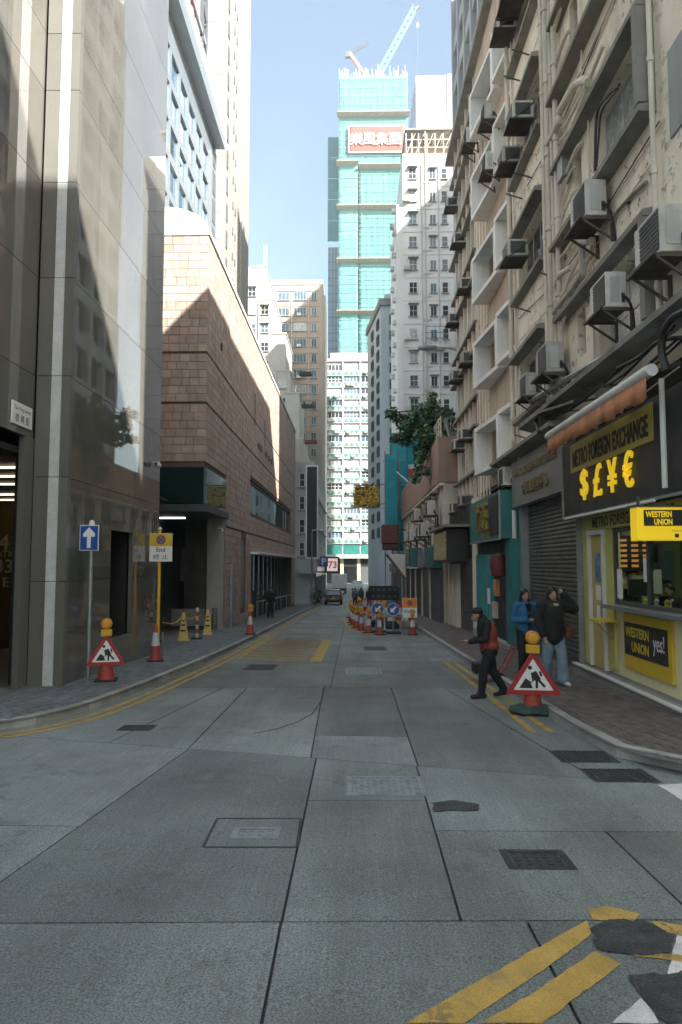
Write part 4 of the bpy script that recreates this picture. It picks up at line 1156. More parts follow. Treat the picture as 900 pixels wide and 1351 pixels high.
ac(acC, 4.7, 20.3, 4.15, 'condenser standing on top of the teal sign box', gB, .8)
pr_ = thing('corner_pier_shop', 'cream pier with dark steel shutter and hanging menu sign beside the teal shop', 'shop', (4.6, 29, gz(29)))
MB().box(4.45, 5.1, 25.25, 26.2, -1.3, 4.3).build('pier', m_creamf, pr_)
MB().box(4.6, 5.1, 26.2, 33.3, -1.4, 4.3).build('shopfront', m_black, pr_)
for i in range(22): block('shutter_slat', m_shut, pr_, 4.55, 4.6, 26.4, 29.8, gz(28)+.12+.13*i, gz(28)+.24+.13*i)
for yy in (30.0, 31.0, 32.2): block('arch_pillar', m_creamf, pr_, 4.4, 4.62, yy, yy+.35, -1.3, 1.9)
m_menu = mat('menu_print', (.5, .42, .2), .4, .7, 7, 0, rnd=.1)
mbx = MB().cbox(3.75, 4.6, 28.0, 32.4, 1.95, 3.3, .03).build('menu_box', m_black, pr_)
for i in range(3): block('menu_panel', m_menu, mbx, 3.72, 3.75, 28.2+1.4*i, 29.5+1.4*i, 2.05, 3.2)
MB().box(3.6, 5.0, 27.6, 33.2, 3.35, 3.45).build('flat_canopy', m_ledge, pr_)

# ================================================================== low shophouse with brown parapet
XH = 4.22
hp = thing('parapet_shophouse', 'low beige shophouse with brown parapet wall and roof trellis', 'building', (8, 46, gz(46)))
m_beige = mat('beige_render', (0.62, 0.575, 0.5), 0.85, 0.12, .8, .15, stain=.5)
m_brp = mat('brown_parapet', (0.36, 0.25, 0.19), 0.8, 0.1, .8, .1, stain=.35)
MB().box(XH+.15, 8, 33.55, 60, -2.6, 5.8).build('wall', m_beige, hp)
MB().box(XH-.1, XH+.35, 33.45, 60, 5.82, 8.0).box(XH+.35, 8, 33.45, 33.8, 5.82, 8.0).build('parapet', m_brp, hp)
MB().box(XH-.05, XH+.2, 33.5, 60, 5.66, 5.81).build('coping_band', m_creamf, hp)
for i in range(9):
    window(hp, (XH+.15, 36+2.6*i, 3.9), 1.7, 1.5, '-x', 3, 1, fm=m_creamf, hood=.4)
    block('pilaster', m_creamf, hp, XH, XH+.16, 37.2+2.6*i, 37.5+2.6*i, 2.9, 5.65)
tr = MB()
for i in range(10): tr.beam((XH+.1, 34+i*.8, 8), (XH+.1, 34+i*.8, 9.1), .05)
for z in (8.4, 8.8, 9.1): tr.beam((XH+.1, 33.9, z), (XH+.1, 41.4, z), .05)
tag(tr.build('trellis', m_creamf, hp), kind='stuff')
for i in range(6):
    block('shopfront', random.choice((m_slot, m_black, m_shut)), hp, XH-.05, XH+.16, 34+4.3*i, 37.7+4.3*i, -2.4, 1.6)
    block('shop_pier', m_beige, hp, XH-.1, XH+.16, 37.7+4.3*i, 38.3+4.3*i, -2.4, 2.2)
    block('shop_fascia', random.choice((m_ledge, m_teal, m_brp, m_grey)), hp, XH-.35, XH+.15, 34.1+4.3*i, 37.9+4.3*i, 1.7, 2.7)
gD = 'air conditioners on the parapet shophouse'
for y, z in ((35, 4.3), (38.5, 3.4), (40.5, 3.3), (42.5, 4.5), (46, 3.4), (51, 3.5)): ac(acC, XH, y, z, 'pale condenser under the brown parapet, %s counting from the spandrel building' % {35: 'first', 38.5: 'second', 40.5: 'third', 42.5: 'fourth', 46: 'fifth', 51: 'last'}[y], gD, 1.1)
lh = thing('low_terrace_building', 'low grey terrace wrapped partly by blue green netting', 'building', (6, 70, -2.2))
MB().box(4.4, 9, 60.1, 80, -2.8, 7.5).build('wall', m_ng, lh)
for i in range(6):
    window(lh, (4.4, 62+3*i, 2.6), 1.8, 1.5, '-x', 3, 1); block('shopfront', m_slot, lh, 4.3, 4.41, 61+3.1*i, 63.7+3.1*i, -2.5, .9)
    block('shop_fascia', random.choice((m_teal, m_grey, m_brp)), lh, 4.1, 4.39, 61+3.1*i, 63.7+3.1*i, 1.0, 1.9)

# ================================================================== unseen blocks that shape the shadows, across the crossing (behind the camera) and beyond the right row
def plain_block(name, label, x0, x1, y0, y1, z1, face_y, m):
    t = thing(name, label, 'building', ((x0+x1)/2, (y0+y1)/2, gz((y0+y1)/2)))
    MB().box(x0, x1, y0, y1, gz(y0)-2, z1).box(x0-.15, x1+.15, y0-.15, y1+.15, z1+.01, z1+.4).build('wall', m, t)
    z = 4.2
    while z < z1-2:
        for i in range(int((x1-x0)/3)):
            block('window', m_pane_b, t, x0+.8+3*i, x0+2.4+3*i, face_y-.03, face_y+.03, z, z+1.5)
        block('floor_ledge', m_ledge, t, x0, x1, face_y-.12, face_y+.12, z-.5, z-.35)
        z += 3.1
    return t
plain_block('crossing_corner_block', 'unseen cream block across the crossing, opposite the peeling corner building', 5.6, 26, -22, -2.2, 24.6, -2.2, m_cream)  # out of view; roof edge tuned to throw the wedge shadow on the left wall
plain_block('crossing_left_block', 'unseen grey block added across the crossing, opposite the polished office building', -28, -6.5, -22, -2.2, 26, -2.2, m_ng)  # out of view; added for ambient shade and reflections
plain_block('rear_shade_slab', 'unseen pale slab added beyond the right row to shade the far towers', 29.6, 44, 78, 104, 88, 78, m_cream)  # out of view; added to put the tan and grey towers in shade
plain_block('rear_shade_tower', 'unseen pale tower added behind the right hand row to cast shade', 29.6, 47, 36, 74, 66.5, 36, m_cream)  # out of view; added to cast the diagonal shadow on the stained tower

# ================================================================== white block at the end of the street
m_wblk = mat('white_tile_block', (0.4, 0.41, 0.395), 0.7, 0.06, .5, .05, stain=.15, stcol=(.35, .36, .33))
m_gtri = mat('green_triangle', (0.07, 0.2, 0.16), 0.6)
wb = thing('white_apartment_block', 'white apartment block with green triangle bands closing the street', 'building', (-1.2, 155, -2.3))
Y = 150
MB().box(-6.6, 3.9, Y, 162, 3.4, 46.0).build('wall', m_wblk, wb)
MB().box(-6.6, 3.9, Y-.4, 162, 46.01, 46.6).box(-5.0, 3.6, 151, 160, 46.61, 48.3).build('roof', m_wblk, wb)
bays = [(-6.2, -2.35), (-2.05, 1.45), (1.75, 3.6)]
tri = {}
def trimesh(w, up):
    k = (round(w, 2), up)
    if k not in tri:
        n = max(2, int(round(w/1.2))); b = MB()
        for i in range(n):
            x0, x1 = -w/2+w*i/n+.03, -w/2+w*(i+1)/n-.03
            P = [(x0, .03), (x1, .03), ((x0+x1)/2, .95)] if up else [(x0, .95), (x1, .95), ((x0+x1)/2, .03)]
            b.prism(P, 'y', -.05, .02)
        tri[k] = b.mesh('triangles', m_gtri)
    return tri[k]
fh = 2.62
for f in range(15):
    z = 6.3+fh*f
    for bi, (a, b_) in enumerate(bays):
        w = b_-a; c = (a+b_)/2
        spn = block('spandrel', m_wblk, wb, a, b_, Y-.25, Y, z, z+.98)
        tag(put('triangle_band', trimesh(w, f % 2 == 0), wb, (c, Y-.26, z)), kind='stuff')
        window(wb, (c, Y, z+1.02), w, 1.42, '-y', max(2, int(w/.7)), 2 if random.random() < .4 else 1, fm=m_frame_w, pm=random.choice((m_pane, m_pane_b, m_pane_c, m_pane_c)), sill=False, bar=.09)
        if random.random() < .55:
            for q in range(random.choice((1, 2))): xx = a+.4+random.random()*(w-1.2); block('air_conditioner', m_acw, wb, xx, xx+.75, Y-.75, Y-.25, z+.2, z+.65)
    block('floor_slab', m_wblk, wb, -6.6, 3.9, Y-.34, Y-.01, z-.16, z-.01)
for x in (-6.45, -2.2, 1.6, 3.75): block('column', m_wblk, wb, x-.13, x+.13, Y-.3, Y-.005, 6, 46)
for a, b_ in bays: block('podium_pane', mat('podium_glass', (.03, .16, .14), .15, .2, spec=.7), wb, a, b_, Y-.1, Y-.01, 3.9, 5.9)
MB().box(-6.8, 4.2, Y-.9, Y-.02, 3.0, 3.8).build('podium_beam', m_wblk, wb)
m_col = mat('ochre_column', (.5, .44, .28), .6)
for x in (-6.3, -2.4, 1.2, 4.0): block('street_column', m_col, wb, x-.35, x+.35, Y+.2, Y+.9, -2.4, 3.4)
MB().box(-6.6, 3.9, Y+4, Y+4.2, -2.4, 3.4).build('arcade_wall', m_slot, wb)
MB().box(-6.4, 3.8, Y+.3, Y+.5, 1.2, 3.0).build('arcade_sign', m_black, wb)

# low blocks closing the far cross street on both sides
fl = thing('far_side_block', 'white tower beyond the tan apartment tower at the far crossing', 'building', (-10, 156, -2.3))
MB().box(-20, -6.7, 152, 164, -2.5, 58).build('wall', m_wblk, fl)
for f in range(16):
    for x in (-9.5, -7.8): window(fl, (x, 152, 6+3.1*f), 1.1, 1.5, '-y', 2, 1, sill=False)

# ================================================================== netted tower under construction
m_net = mat('green_net', (0.095, 0.265, 0.245), 0.9, 0.12, .12, .3, 1.2, stain=.25, stcol=(.16, .32, .29), ststretch=.3, stscale=.35)
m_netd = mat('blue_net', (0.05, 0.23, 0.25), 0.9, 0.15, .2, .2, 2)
m_bam = mat('bamboo', (0.27, 0.24, 0.18), 0.8, .2)
m_banner = mat('banner_red', (0.42, 0.07, 0.055), 0.8, 0.08, .3, .2, 1.0)
tw = thing('netted_tower', 'tall tower under construction wrapped in pale green netting with red banner', 'building', (7, 240, -2.3))
Y = 230
MB().box(-4.2, 18.6, Y+1.2, Y+28, -2, 168).build('core', m_netd, tw)
pys = [101, 153, 217, 275, 345, 413, 480, 560]
zs_ = [oy(490, p, Y)[1] for p in pys]
def net(x0, x1, z0, z1, yy, name='net_sheet', m=None, amp=.22, parent=None, fl=3.1, ny=None):
    b = MB(); nx = max(6, int((x1-x0)/1.0)); nz = max(6, int((z1-z0)/.62)); ph = random.random()*6
    for j in range(nz+1):
        for i in range(nx+1):
            x = x0+(x1-x0)*i/nx; z = z0+(z1-z0)*j/nz
            d = amp*abs(math.sin(math.pi*z/fl))+amp*.35*math.sin(x*2.1+ph+z*.4)+amp*.5*random.random()
            b.v.append((x, yy-d, z))
    b.f = [(j*(nx+1)+i, j*(nx+1)+i+1, (j+1)*(nx+1)+i+1, (j+1)*(nx+1)+i) for j in range(nz) for i in range(nx)]
    o = b.build(name, m or m_net, parent or tw, 'all')
    md = o.modifiers.new('thickness', 'SOLIDIFY'); md.thickness = .03; md.offset = 1
    return o
for k in range(len(zs_)-1):
    zt, zb = zs_[k], zs_[k+1]
    if k < 2: net(-4.8, 19.0, zb, zt-.3, Y)
    else:
        net(-4.8, 1.7, zb, zt-.2, Y-.3); net(2.1, 18.7, zb, zt-.3, Y)
    if k > 0:
        off = -1.2 if k == 2 else 0
        xs_ = [(-5.6, 1.9, 0), (2.0, 19.2, off)] if k > 1 else [(-5.4, 19.6, 0)]
        for a, b_, dz in xs_:
            fn = MB().prism([(Y-.3, zt-.6+dz), (Y-2.2, zt+.1+dz), (Y-2.2, zt+.35+dz), (Y-.3, zt-.3+dz)], 'x', a, b_).build('catch_fan', m_bam, tw)
            ps = MB()
            for i in range(int((b_-a)/.8)): ps.beam((a+.4+.8*i, Y-2.35, zt-.1+dz), (a+.4+.8*i, Y-2.35, zt+.75+dz), .14)
            tag(ps.build('fan_poles', mat('grey_bamboo', (.3, .29, .24), .8), fn), kind='stuff')
x0, zt = oy(461, 167, Y-1.2); x1, zb = oy(533, 199, Y-1.2)
bn = net(x0, x1, zb, zt, Y-.9, 'banner', m_banner, .1)
for (a, b_, c, d) in ((x0-.3, x1+.3, zt, zt+.5), (x0-.3, x1+.3, zb-.5, zb), (x0-.4, x0, zb, zt), (x1, x1+.4, zb, zt)): block('banner_edge', m_white, tw, a, b_, Y-1.2, Y-1.0, c, d)
for i, ch in enumerate('樂風集團'): letter(ch, m_white, tw, (x0+2.4+4.4*i, Y-1.35, (zt+zb)/2-.2), 4.3, '-y', .05)
gp = MB()
for i in range(13): gp.beam((-4.7+1.95*i, Y-.55, zs_[-1]), (-4.7+1.95*i, Y-.55, zs_[0]-.5), .09)
z_ = zs_[-1]
while z_ < zs_[0]-1: gp.beam((-4.8, Y-.6, z_), (18.8, Y-.6, z_+random.uniform(-.1, .1)), .09); z_ += 1.55
tag(gp.build('bamboo_grid', mat('netted_bamboo', (.13, .28, .25), .8), tw), kind='stuff')
sp = MB()
for i in range(46):
    x = -4.5+i*.52; sp.beam((x, Y+random.random()*3, zs_[0]-2), (x+random.uniform(-.2, .2), Y+random.random()*3, zs_[0]+1.5+random.random()*3.5), .14)
tag(sp.build('bamboo_tips', mat('pale_bamboo', (.6, .65, .6), .8), tw), kind='stuff')
# shaded wing
wg = thing('tower_wing', 'shaded lower wing of the netted tower, dark netting over blue glass', 'building', (-7, 260, -2.3))
MB().box(-9.2, -5.2, 253, 262, -2, 120).build('glass_shaft', mat('shaft_glass', (.1, .2, .25), .2, .1), wg)
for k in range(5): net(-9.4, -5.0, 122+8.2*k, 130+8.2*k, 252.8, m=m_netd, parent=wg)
for k in range(30): block('floor_line', m_frame_d, wg, -9.25, -5.2, 252.85, 253, 30+3*k, 30.3+3*k)
for k in range(3): block('mullion', m_alu, wg, -8.2+1.2*k, -8.05+1.2*k, 252.8, 253, 0, 120)
# cranes on top
def lattice(mb, p, q, w, n, r=.12):
    p, q = Vector(p), Vector(q); t = (q-p).normalized(); u = t.cross(Vector((0, 1, 0))).normalized()*w/2; v = Vector((0, w/2, 0))
    for s1 in (-1, 1):
        for s2 in (-1, 1): mb.beam(p+u*s1+v*s2, q+u*s1+v*s2, r)
    for i in range(n):
        a, b = p.lerp(q, i/n), p.lerp(q, (i+1)/n); s = 1 if i % 2 else -1
        for s2 in (-1, 1): mb.beam(a+u*s+v*s2, b-u*s+v*s2, r*.7)
        mb.beam(a+u*s-v, a+u*s+v, r*.7)
def P3(px, py, Y): x, z = oy(px, py, Y); return (x, Y, z)
gc = thing('green_crane', 'pale green lattice luffing crane on the netted tower', 'crane', P3(500, 102, 236))
b = MB(); lattice(b, P3(500, 98, 236), P3(548, 10, 236), 1.7, 22, .15); b.build('jib', mat('crane_green', (.2, .36, .3), .6), gc)
b = MB(); lattice(b, P3(500, 118, 236), P3(500, 96, 236), 2.2, 4, .3); b.build('mast', MATS['crane_green'], gc)
MB().beam(P3(551, 10, 236), P3(551, 104, 236), .1).build('hoist_rope', m_slot, gc)
MB().cbox(*[c+d for c, d in zip((P3(551, 34, 236)[0],)*2, (-.4, .4))], 235.6, 236.4, P3(551, 33, 236)[2]-1, P3(551, 31, 236)[2], .1).build('hook_block', m_white, gc)
MB().beam(P3(547, 14, 236), P3(553, 9, 236), .7).build('jib_head', m_slot, gc)
rc = thing('red_crane', 'red knuckle boom crane on the netted tower', 'crane', P3(482, 102, 234))
MB().beam(P3(483, 102, 234), P3(461, 70, 234), 1.1).build('boom', mat('crane_red', (.62, .13, .1), .5), rc)
b = MB(); lattice(b, P3(461, 70, 234), P3(486, 57, 234), .8, 9, .14); b.build('jib', m_slot, rc)
MB().cbox(P3(459, 70, 234)[0]-.9, P3(459, 70, 234)[0]+.9, 233.4, 234.6, P3(459, 76, 234)[2], P3(459, 69, 234)[2], .1).build('counterweight', m_slot, rc)
MB().beam(P3(484, 98, 234), P3(476, 103, 234), 1.0).build('slew_base', MATS['crane_red'], rc)

# ================================================================== tall plain tower, upper right
gt = thing('plain_white_tower', 'tall blank white tower with blue glass flank behind the stained tower', 'building', (36, 280, -2.3))
MB().box(25.2, 37.6, 265, 299, -2, 196).build('wall', mat('off_white', (.33, .335, .32), .8, .05, .1, .05, stain=.1), gt)
MB().box(37.6, 56, 264.6, 299, -2, 196.4).build('front_bay', mat('off_white_bay', (.39, .39, .37), .8, .05), gt)
MB().box(25.0, 25.19, 266, 299, -2, 182).build('glass_flank', m_bglass, gt)
MB().box(30, 56, 264.2, 264.59, 160, 163).build('cornice', m_white, gt)
for k in range(3): MB().lathe([(1.3, 24.8), (1.3, 24.99)], (0, 276, 132+13*k), 16, 'x').build('round_window', m_slot, gt)

# ================================================================== stained white tower on the right
m_wt = mat('stained_white', (0.7, 0.69, 0.67), 0.85, 0.08, .3, .1, stain=.4, stcol=(.33, .27, .22), stscale=.7)
wt = thing('stained_white_tower', 'stained white apartment tower with drain pipes and rooftop pergola', 'building', (10, 88, -2.3))
Y = 81
MB().box(6.0, 15, Y, 96, -2.5, 51.3).box(5.3, 5.999, Y+.05, 95, -2.5, 45).build('wall', m_wt, wt)
for i in range(14):
    z = 48.1-2.82*i
    window(wt, (7.2, Y, z), .95, 1.35, '-y', 2, 2, hood=.5 if i % 2 == 0 or i < 3 else 0, pm=random.choice((m_pane, m_pane_b, m_pane_c)))
    window(wt, (9.6, Y, z), .75, 1.2, '-y', 2, 1, hood=.4 if i % 3 == 0 else 0, pm=random.choice((m_pane, m_pane_b)))
    window(wt, (11.0, Y, z), .7, 1.3, '-y', 1, 2, pm=m_pane)
    if i % 3 == 1: block('air_conditioner', m_acw, wt, 6.1, 6.8, Y-.5, Y, z-.1, z+.35)
    block('floor_line', m_wt, wt, 6.02, 14.9, Y-.07, Y+.02, z-.95, z-.87)
    block('branch_pipe', m_pipe, wt, 8.4, 9.4, Y-.16, Y-.08, z-.5, z-.42)
    for yy in (83, 87): block('side_air_conditioner', m_acw, wt, 4.85, 5.3, yy, yy+.8, z-3, z-2.5)
for z, w, x in ((13.2, 2.4, 7.2), (10.3, 2.4, 10.4), (13.3, 2.4, 10.4)): window(wt, (x, Y-.03, z), w, 1.5, '-y', 4, 1, pm=m_pane_c)
for x in (8.3, 8.75, 10.3): MB().tube([(x, Y-.12, 2), (x, Y-.12, 54 if x == 8.75 else 50)], .07).build('drain_pipe', m_pipe, wt)
bl = MB().box(8.5, 10.8, Y-.9, Y, 27.0, 27.5).build('balcony', m_wt, wt)
for zz in (28.2, 28.9, 29.6): block('balcony_rail', m_slot, bl, 8.5, 10.8, Y-.9, Y-.86, zz, zz+.06)
for x in (8.5, 9.6, 10.76): block('balcony_post', m_slot, bl, x, x+.05, Y-.9, Y-.86, 27.5, 29.7)
pg = MB()
for x in (6.5, 7.2, 8.0, 9.0, 10.0, 11.0, 12.0): pg.beam((x, Y+.2, 51.3), (x, Y+.2, 54), .1); pg.beam((x, Y+.2, 54), (x, Y+6, 54.2), .12)
for z in (52.2, 53.2): pg.beam((6.5, Y+.2, z), (12, Y+.2, z), .08)
for i in range(5): pg.beam((6.5+i*1.1, Y+.2, 51.3), (7.6+i*1.1, Y+.2, 54), .06)
tag(pg.build('pergola', m_pipe, wt), kind='stuff')
MB().box(6.3, 13, Y-.1, Y+7, 54.25, 54.5).build('pergola_roof', m_ledge, wt)
MB().box(6.4, 12.8, Y+3, Y+3.3, 51.4, 54.2).build('roof_screen', m_brownr, wt)

# ================================================================== grey tower with dark window frames
m_bgr = mat('blue_grey_render', (0.42, 0.46, 0.48), 0.8, 0.08, .3, .05, stain=.15)
g2 = thing('grey_apartment_tower', 'slim blue grey apartment tower with thick dark window frames', 'building', (6, 112, -2.3))
MB().prism([(2.55, 119), (4.35, 105), (9.5, 105), (9.5, 119)], 'z', -2.5, 41.5).build('wall', m_bgr, g2)
MB().prism([(2.2, 119.3), (4.1, 104.6), (9.6, 104.6), (9.6, 119.3)], 'z', 41.51, 42.6).build('cornice', m_ledge, g2)
MB().box(5, 8, 107, 114, 42.6, 44.2).build('roof_house', m_bgr, g2)
ang = math.atan2(-1.8, -14)
for i in range(14):
    z = 38.6-2.52*i
    window(g2, (6.25, 105, z), 1.3, 1.5, '-y', 2, 1, fm=m_frame_d, pm=m_pane, sill=False, bar=.14, proud=.2)
    for yy in (107.5, 113.0):
        xx = 4.35-1.8*(yy-105)/14
        o = window(g2, (xx, yy, z), 1.6, 1.55, '-x', 2, 1, fm=m_frame_d, pm=m_pane_c, sill=False, bar=.16, proud=.25)
        o.rotation_euler = (0, 0, R(-90)+math.atan2(1.8, 14))

# ================================================================== things over the street on the right
m_tealnet = mat('teal_net', (0.03, 0.27, 0.32), 0.85, .2, 1, .3, 4)
m_bampole = m_bam
nt_ = thing('netted_scaffold', 'turquoise netted bamboo scaffold over the shop fronts', 'scaffold', (3.5, 59, gz(59)+5))
net(2.7, 3.75, 3.3, 11.0, 58.0, 'net_sheet', m_tealnet, .25, nt_, 2.0)
net(3.3, 4.8, 3.0, 13.2, 60.5, 'net_sheet', m_tealnet, .25, nt_, 2.0)
net(4.2, 6.4, 9.6, 13.0, 62.5, 'net_sheet', m_tealnet, .2, nt_, 2.0)
for x in (2.68, 3.3, 3.8): MB().tube([(x, 58.1, gz(58)), (x, 58.1, 11.3)], .05, 6).build('pole', m_bam, nt_)
for z in (4.5, 6.5, 8.5, 10.5): MB().tube([(2.5, 58.15, z), (4.3, 58.15, z)], .045, 6).build('crossbar', m_bam, nt_)
MB().beam((3.6, 58, 9.6), (5.0, 56, 8.0), .08).build('brace', m_white, nt_)
rb = thing('red_roof_hoarding', 'red and white hoarding with orange slats behind the scaffold', 'hoarding', (5, 61.5, 7.5))
MB().box(4.4, 6.2, 61, 61.3, 9.0, 10.2).build('board', m_red, rb); MB().box(4.4, 6.2, 60.95, 61.3, 10.21, 10.6).build('top_strip', m_white, rb)
for i in range(4): block('slat', m_orange, rb, 4.4+.45*i, 4.7+.45*i, 61, 61.2, 7.5, 8.98)
bs = thing('brown_box_sign', 'dark red brown box sign jutting over the street below the netting', 'sign', (2.9, 56.5, 3))
MB().cbox(2.3, 3.6, 55.5, 57.5, 3.5, 5.0, .05).build('box', mat('brown_sign', (.13, .045, .03), .6), bs)
MB().cbox(2.35, 3.6, 55.6, 57.4, 3.0, 3.48, .04).build('lower_box', mat('brown_sign2', (.07, .03, .022), .6), bs)
MB().beam((3.6, 56.5, 4.6), (4.3, 56.5, 4.6), .1).build('bracket', m_rust, bs)
wa = thing('folded_awning', 'white and brown pointed awning hanging under the box sign', 'awning', (3.4, 52, 1.5))
MB().prism([(2.6, 2.6), (3.9, 2.6), (3.9, .9)], 'y', 52, 52.1).build('white_flap', m_white, wa)
MB().prism([(2.5, 2.58), (3.9, .75), (3.9, .87), (2.6, 2.62)], 'y', 51.8, 54.5).build('brown_sheet', m_brp, wa)
ds = thing('dark_teal_sign', 'dark teal shop sign jutting from the beige shophouse', 'sign', (3.8, 44, 1.7))
MB().cbox(3.45, 4.15, 42.5, 45.5, 1.75, 2.85, .04).build('box', m_teal, ds); MB().box(3.4, 3.45, 42.6, 45.4, 1.85, 2.75).build('face', mat('ink_face', (.02, .05, .07), .3, .8, 2), ds)
MB().box(3.3, 4.2, 42.3, 45.7, 1.6, 1.7).build('shelf', m_alu, ds)
# golden lattice sign
gs = thing('golden_lattice_sign', 'golden blossom lattice sign hung over the middle of the street', 'sign', (1.15, 60, 6.7))
x0, x1, z0, z1 = .07, 2.25, 6.75, 8.65
f = MB()
for a, b_ in (((x0, z0), (x1, z0)), ((x1, z0), (x1, z1)), ((x1, z1), (x0, z1)), ((x0, z1), (x0, z0))): f.beam((a[0], 60, a[1]), (b_[0], 60, b_[1]), .09)
for i in range(1, 4): f.beam((x0+(x1-x0)*i/4, 60.02, z0), (x0+(x1-x0)*i/4, 60.02, z1), .05)
f.build('frame', m_rust, gs)
pt = MB(); rr = random.Random(3)
for i in range(420):
    x, z, y = rr.uniform(x0+.05, x1-.05), rr.uniform(z0+.05, z1-.05), 60+rr.uniform(-.25, .2); s = rr.uniform(.05, .11); a = rr.uniform(0, 6.28)
    q = [(x+s*math.cos(a+k*1.57), y+rr.uniform(-.06, .06), z+s*math.sin(a+k*1.57)) for k in range(4)]
    pt.add(q, [(0, 1, 2, 3)])
tag(pt.build('blossoms', mat('gold_leaf', (.62, .42, .06), .45, .2, metal=.25), gs), kind='stuff')
MB().box(x0+.08, x1-.08, 60.24, 60.27, z0+.08, z1-.08).build('back_mesh', m_rust, gs)
for z in (7.0, 8.7): MB().beam((x1, 60, z), (4.4, 60, z+.2), .07).build('hanger', m_rust, gs)
# wall lamp over the street
sl_ = thing('wall_street_lamp', 'flat grey street lamp on a long arm from the spandrel building', 'street lamp', (4.9, 32.9, 12.2))
MB().tube(smooth3([(5.0, 32.9, 12.1), (4.5, 32.85, 12.2), (3.9, 32.8, 12.25)]), .035).build('arm', m_steel, sl_)
MB().lathe([(.02, -.1), (.12, 0), (.15, .3), (.1, .75), (.02, .85)], (3.2, 32.8, 12.22), 12, 'x').build('lamp_head', m_grey, sl_, True)

# ================================================================== tree on the shophouse roof
m_leaf = mat('fig_leaf', (0.045, 0.11, 0.04), 0.4, .25, 1.5, .05, spec=.5, rnd=.5, hue=.03)
m_bark = mat('bark', (0.09, 0.075, 0.06), 0.9, .3, 4, .5)
tr = thing('fig_tree', 'dark green fig tree leaning over the street from the shophouse roof', 'tree', (5.2, 38, 8))
rt = random.Random(11)
clumps = [(516, 544, .4), (525, 552, .45), (534, 562, .5), (545, 556, .55), (552, 544, .5), (560, 540, .5), (566, 552, .55), (548, 572, .6), (535, 578, .55), (522, 579, .4), (560, 575, .65), (572, 565, .6), (571, 532, .4), (570, 524, .35),
          (578, 545, .5), (584, 556, .5), (592, 548, .45), (598, 560, .5), (592, 570, .5), (566, 590, .5), (555, 590, .5), (556, 604, .38), (552, 618, .3), (560, 622, .32), (548, 632, .3), (553, 626, .25), (580, 575, .5), (603, 575, .4), (540, 566, .5), (556, 560, .6)]
base = Vector((5.3, 38.2, 8.0))
cen = []
for px, py, r in clumps:
    Y = 38+rt.uniform(-1.6, 2.6); x, z = oy(px, py, Y); cen.append((Vector((x, Y, z)), r))
lv = MB()
for c, r in cen:
    r *= .8; n = int(135*(r/.42)**2)
    for i in range(n):
        d = Vector((rt.gauss(0, 1), rt.gauss(0, 1), rt.gauss(0, 1))).normalized()*r*1.25*rt.random()**.4
        p = c+Vector((d.x, d.y*1.5, d.z*.85)); s = rt.uniform(.09, .23)
        t = Vector((rt.gauss(0, 1), rt.gauss(0, 1), rt.gauss(-.5, .6))).normalized(); u = t.cross(Vector((rt.gauss(0, 1), rt.gauss(0, 1), rt.gauss(0, 1)))).normalized(); w = t.cross(u)*s*.1
        lv.add([p-t*s*.9, p+u*s*.42+w, p+t*s, p-u*s*.42+w], [(0, 1, 2), (0, 2, 3)])
lv.build('crown', m_leaf, tr)
tk = MB(); fork = Vector((5.0, 38.3, 9.6))
tk.tube(smooth3([base, (5.25, 38.3, 8.8), fork]), .2, 8, .13)
for c, r in cen:
    if c.z > 6.8 or True:
        m = fork.lerp(c, .5)+Vector((0, 0, .35)); tk.tube(smooth3([fork, m, c], 4), .08, 5, .02)
tk.build('trunk', m_bark, tr, True)
tw_ = thing('dry_shrub', 'bare pale twigs sprouting at the parapet corner', 'shrub', (4.75, 34.2, 8))
b = MB()
for i in range(16):
    a = rt.uniform(-1.2, 1.2); b.tube([(4.75, 34.2, 8.0), (4.75+math.sin(a)*.8, 34.2+rt.uniform(-.5, .5), 8.0+math.cos(a)*1.1)], .012, 4)
tag(b.build('twigs', m_pipe, tw_), kind='stuff')
# weeds on the terrace

# ================================================================== road works furniture
m_cred = mat('cone_red', (0.36, 0.055, 0.035), 0.6, .2, 5, .1, stain=.5, stcol=(.12, .06, .05), ststretch=.6, stscale=6)
m_cwht = mat('cone_white', (0.55, 0.57, 0.57), 0.45, .1, 5, .05, stain=.5, stcol=(.25, .24, .22), ststretch=.6, stscale=6)
m_rub = mat('rubber', (0.02, 0.021, 0.021), 0.8)
m_amber = mat('amber_lens', (0.7, 0.24, 0.015), 0.25, .25, 14, .3, 60, spec=.6, stain=.3)
m_ambase = mat('lamp_yellow', (0.6, 0.33, 0.02), 0.5, .1)
m_blue = mat('sign_blue', (0.01, 0.075, 0.32), 0.4, .05)
m_sred = mat('sign_red', (0.36, 0.02, 0.02), 0.45, .08)
m_sandbag = mat('sandbag', (0.035, 0.075, 0.06), 0.8, .3, 6, .4)
m_ypole = mat('yellow_pole', (0.7, 0.42, 0.02), 0.5, .08)
def lamp_parts(t, z, x=0, y=0, s=1.0):
    b = MB().cbox(x-.085*s, x+.085*s, y-.05*s, y+.05*s, z, z+.11*s, .015*s).build('lamp_base', m_ambase, t)
    MB().lathe([(.03*s, z+.11*s), (.045*s, z+.13*s)], (x, y, 0), 12).build('lamp_neck', m_ambase, t)
    MB().lathe([(.02*s, -.055*s), (.075*s, -.05*s), (.088*s, -.035*s), (.088*s, .035*s), (.075*s, .05*s), (.02*s, .055*s)], (x, y, z+.2*s), 18, 'y').build('lamp_lens', m_amber, t, True)
    MB().lathe([(.03*s, -.066*s), (.055*s, -.06*s), (.055*s, -.05*s)], (x, y, z+.2*s), 14, 'y').build('lens_ring', m_ambase, t, True)
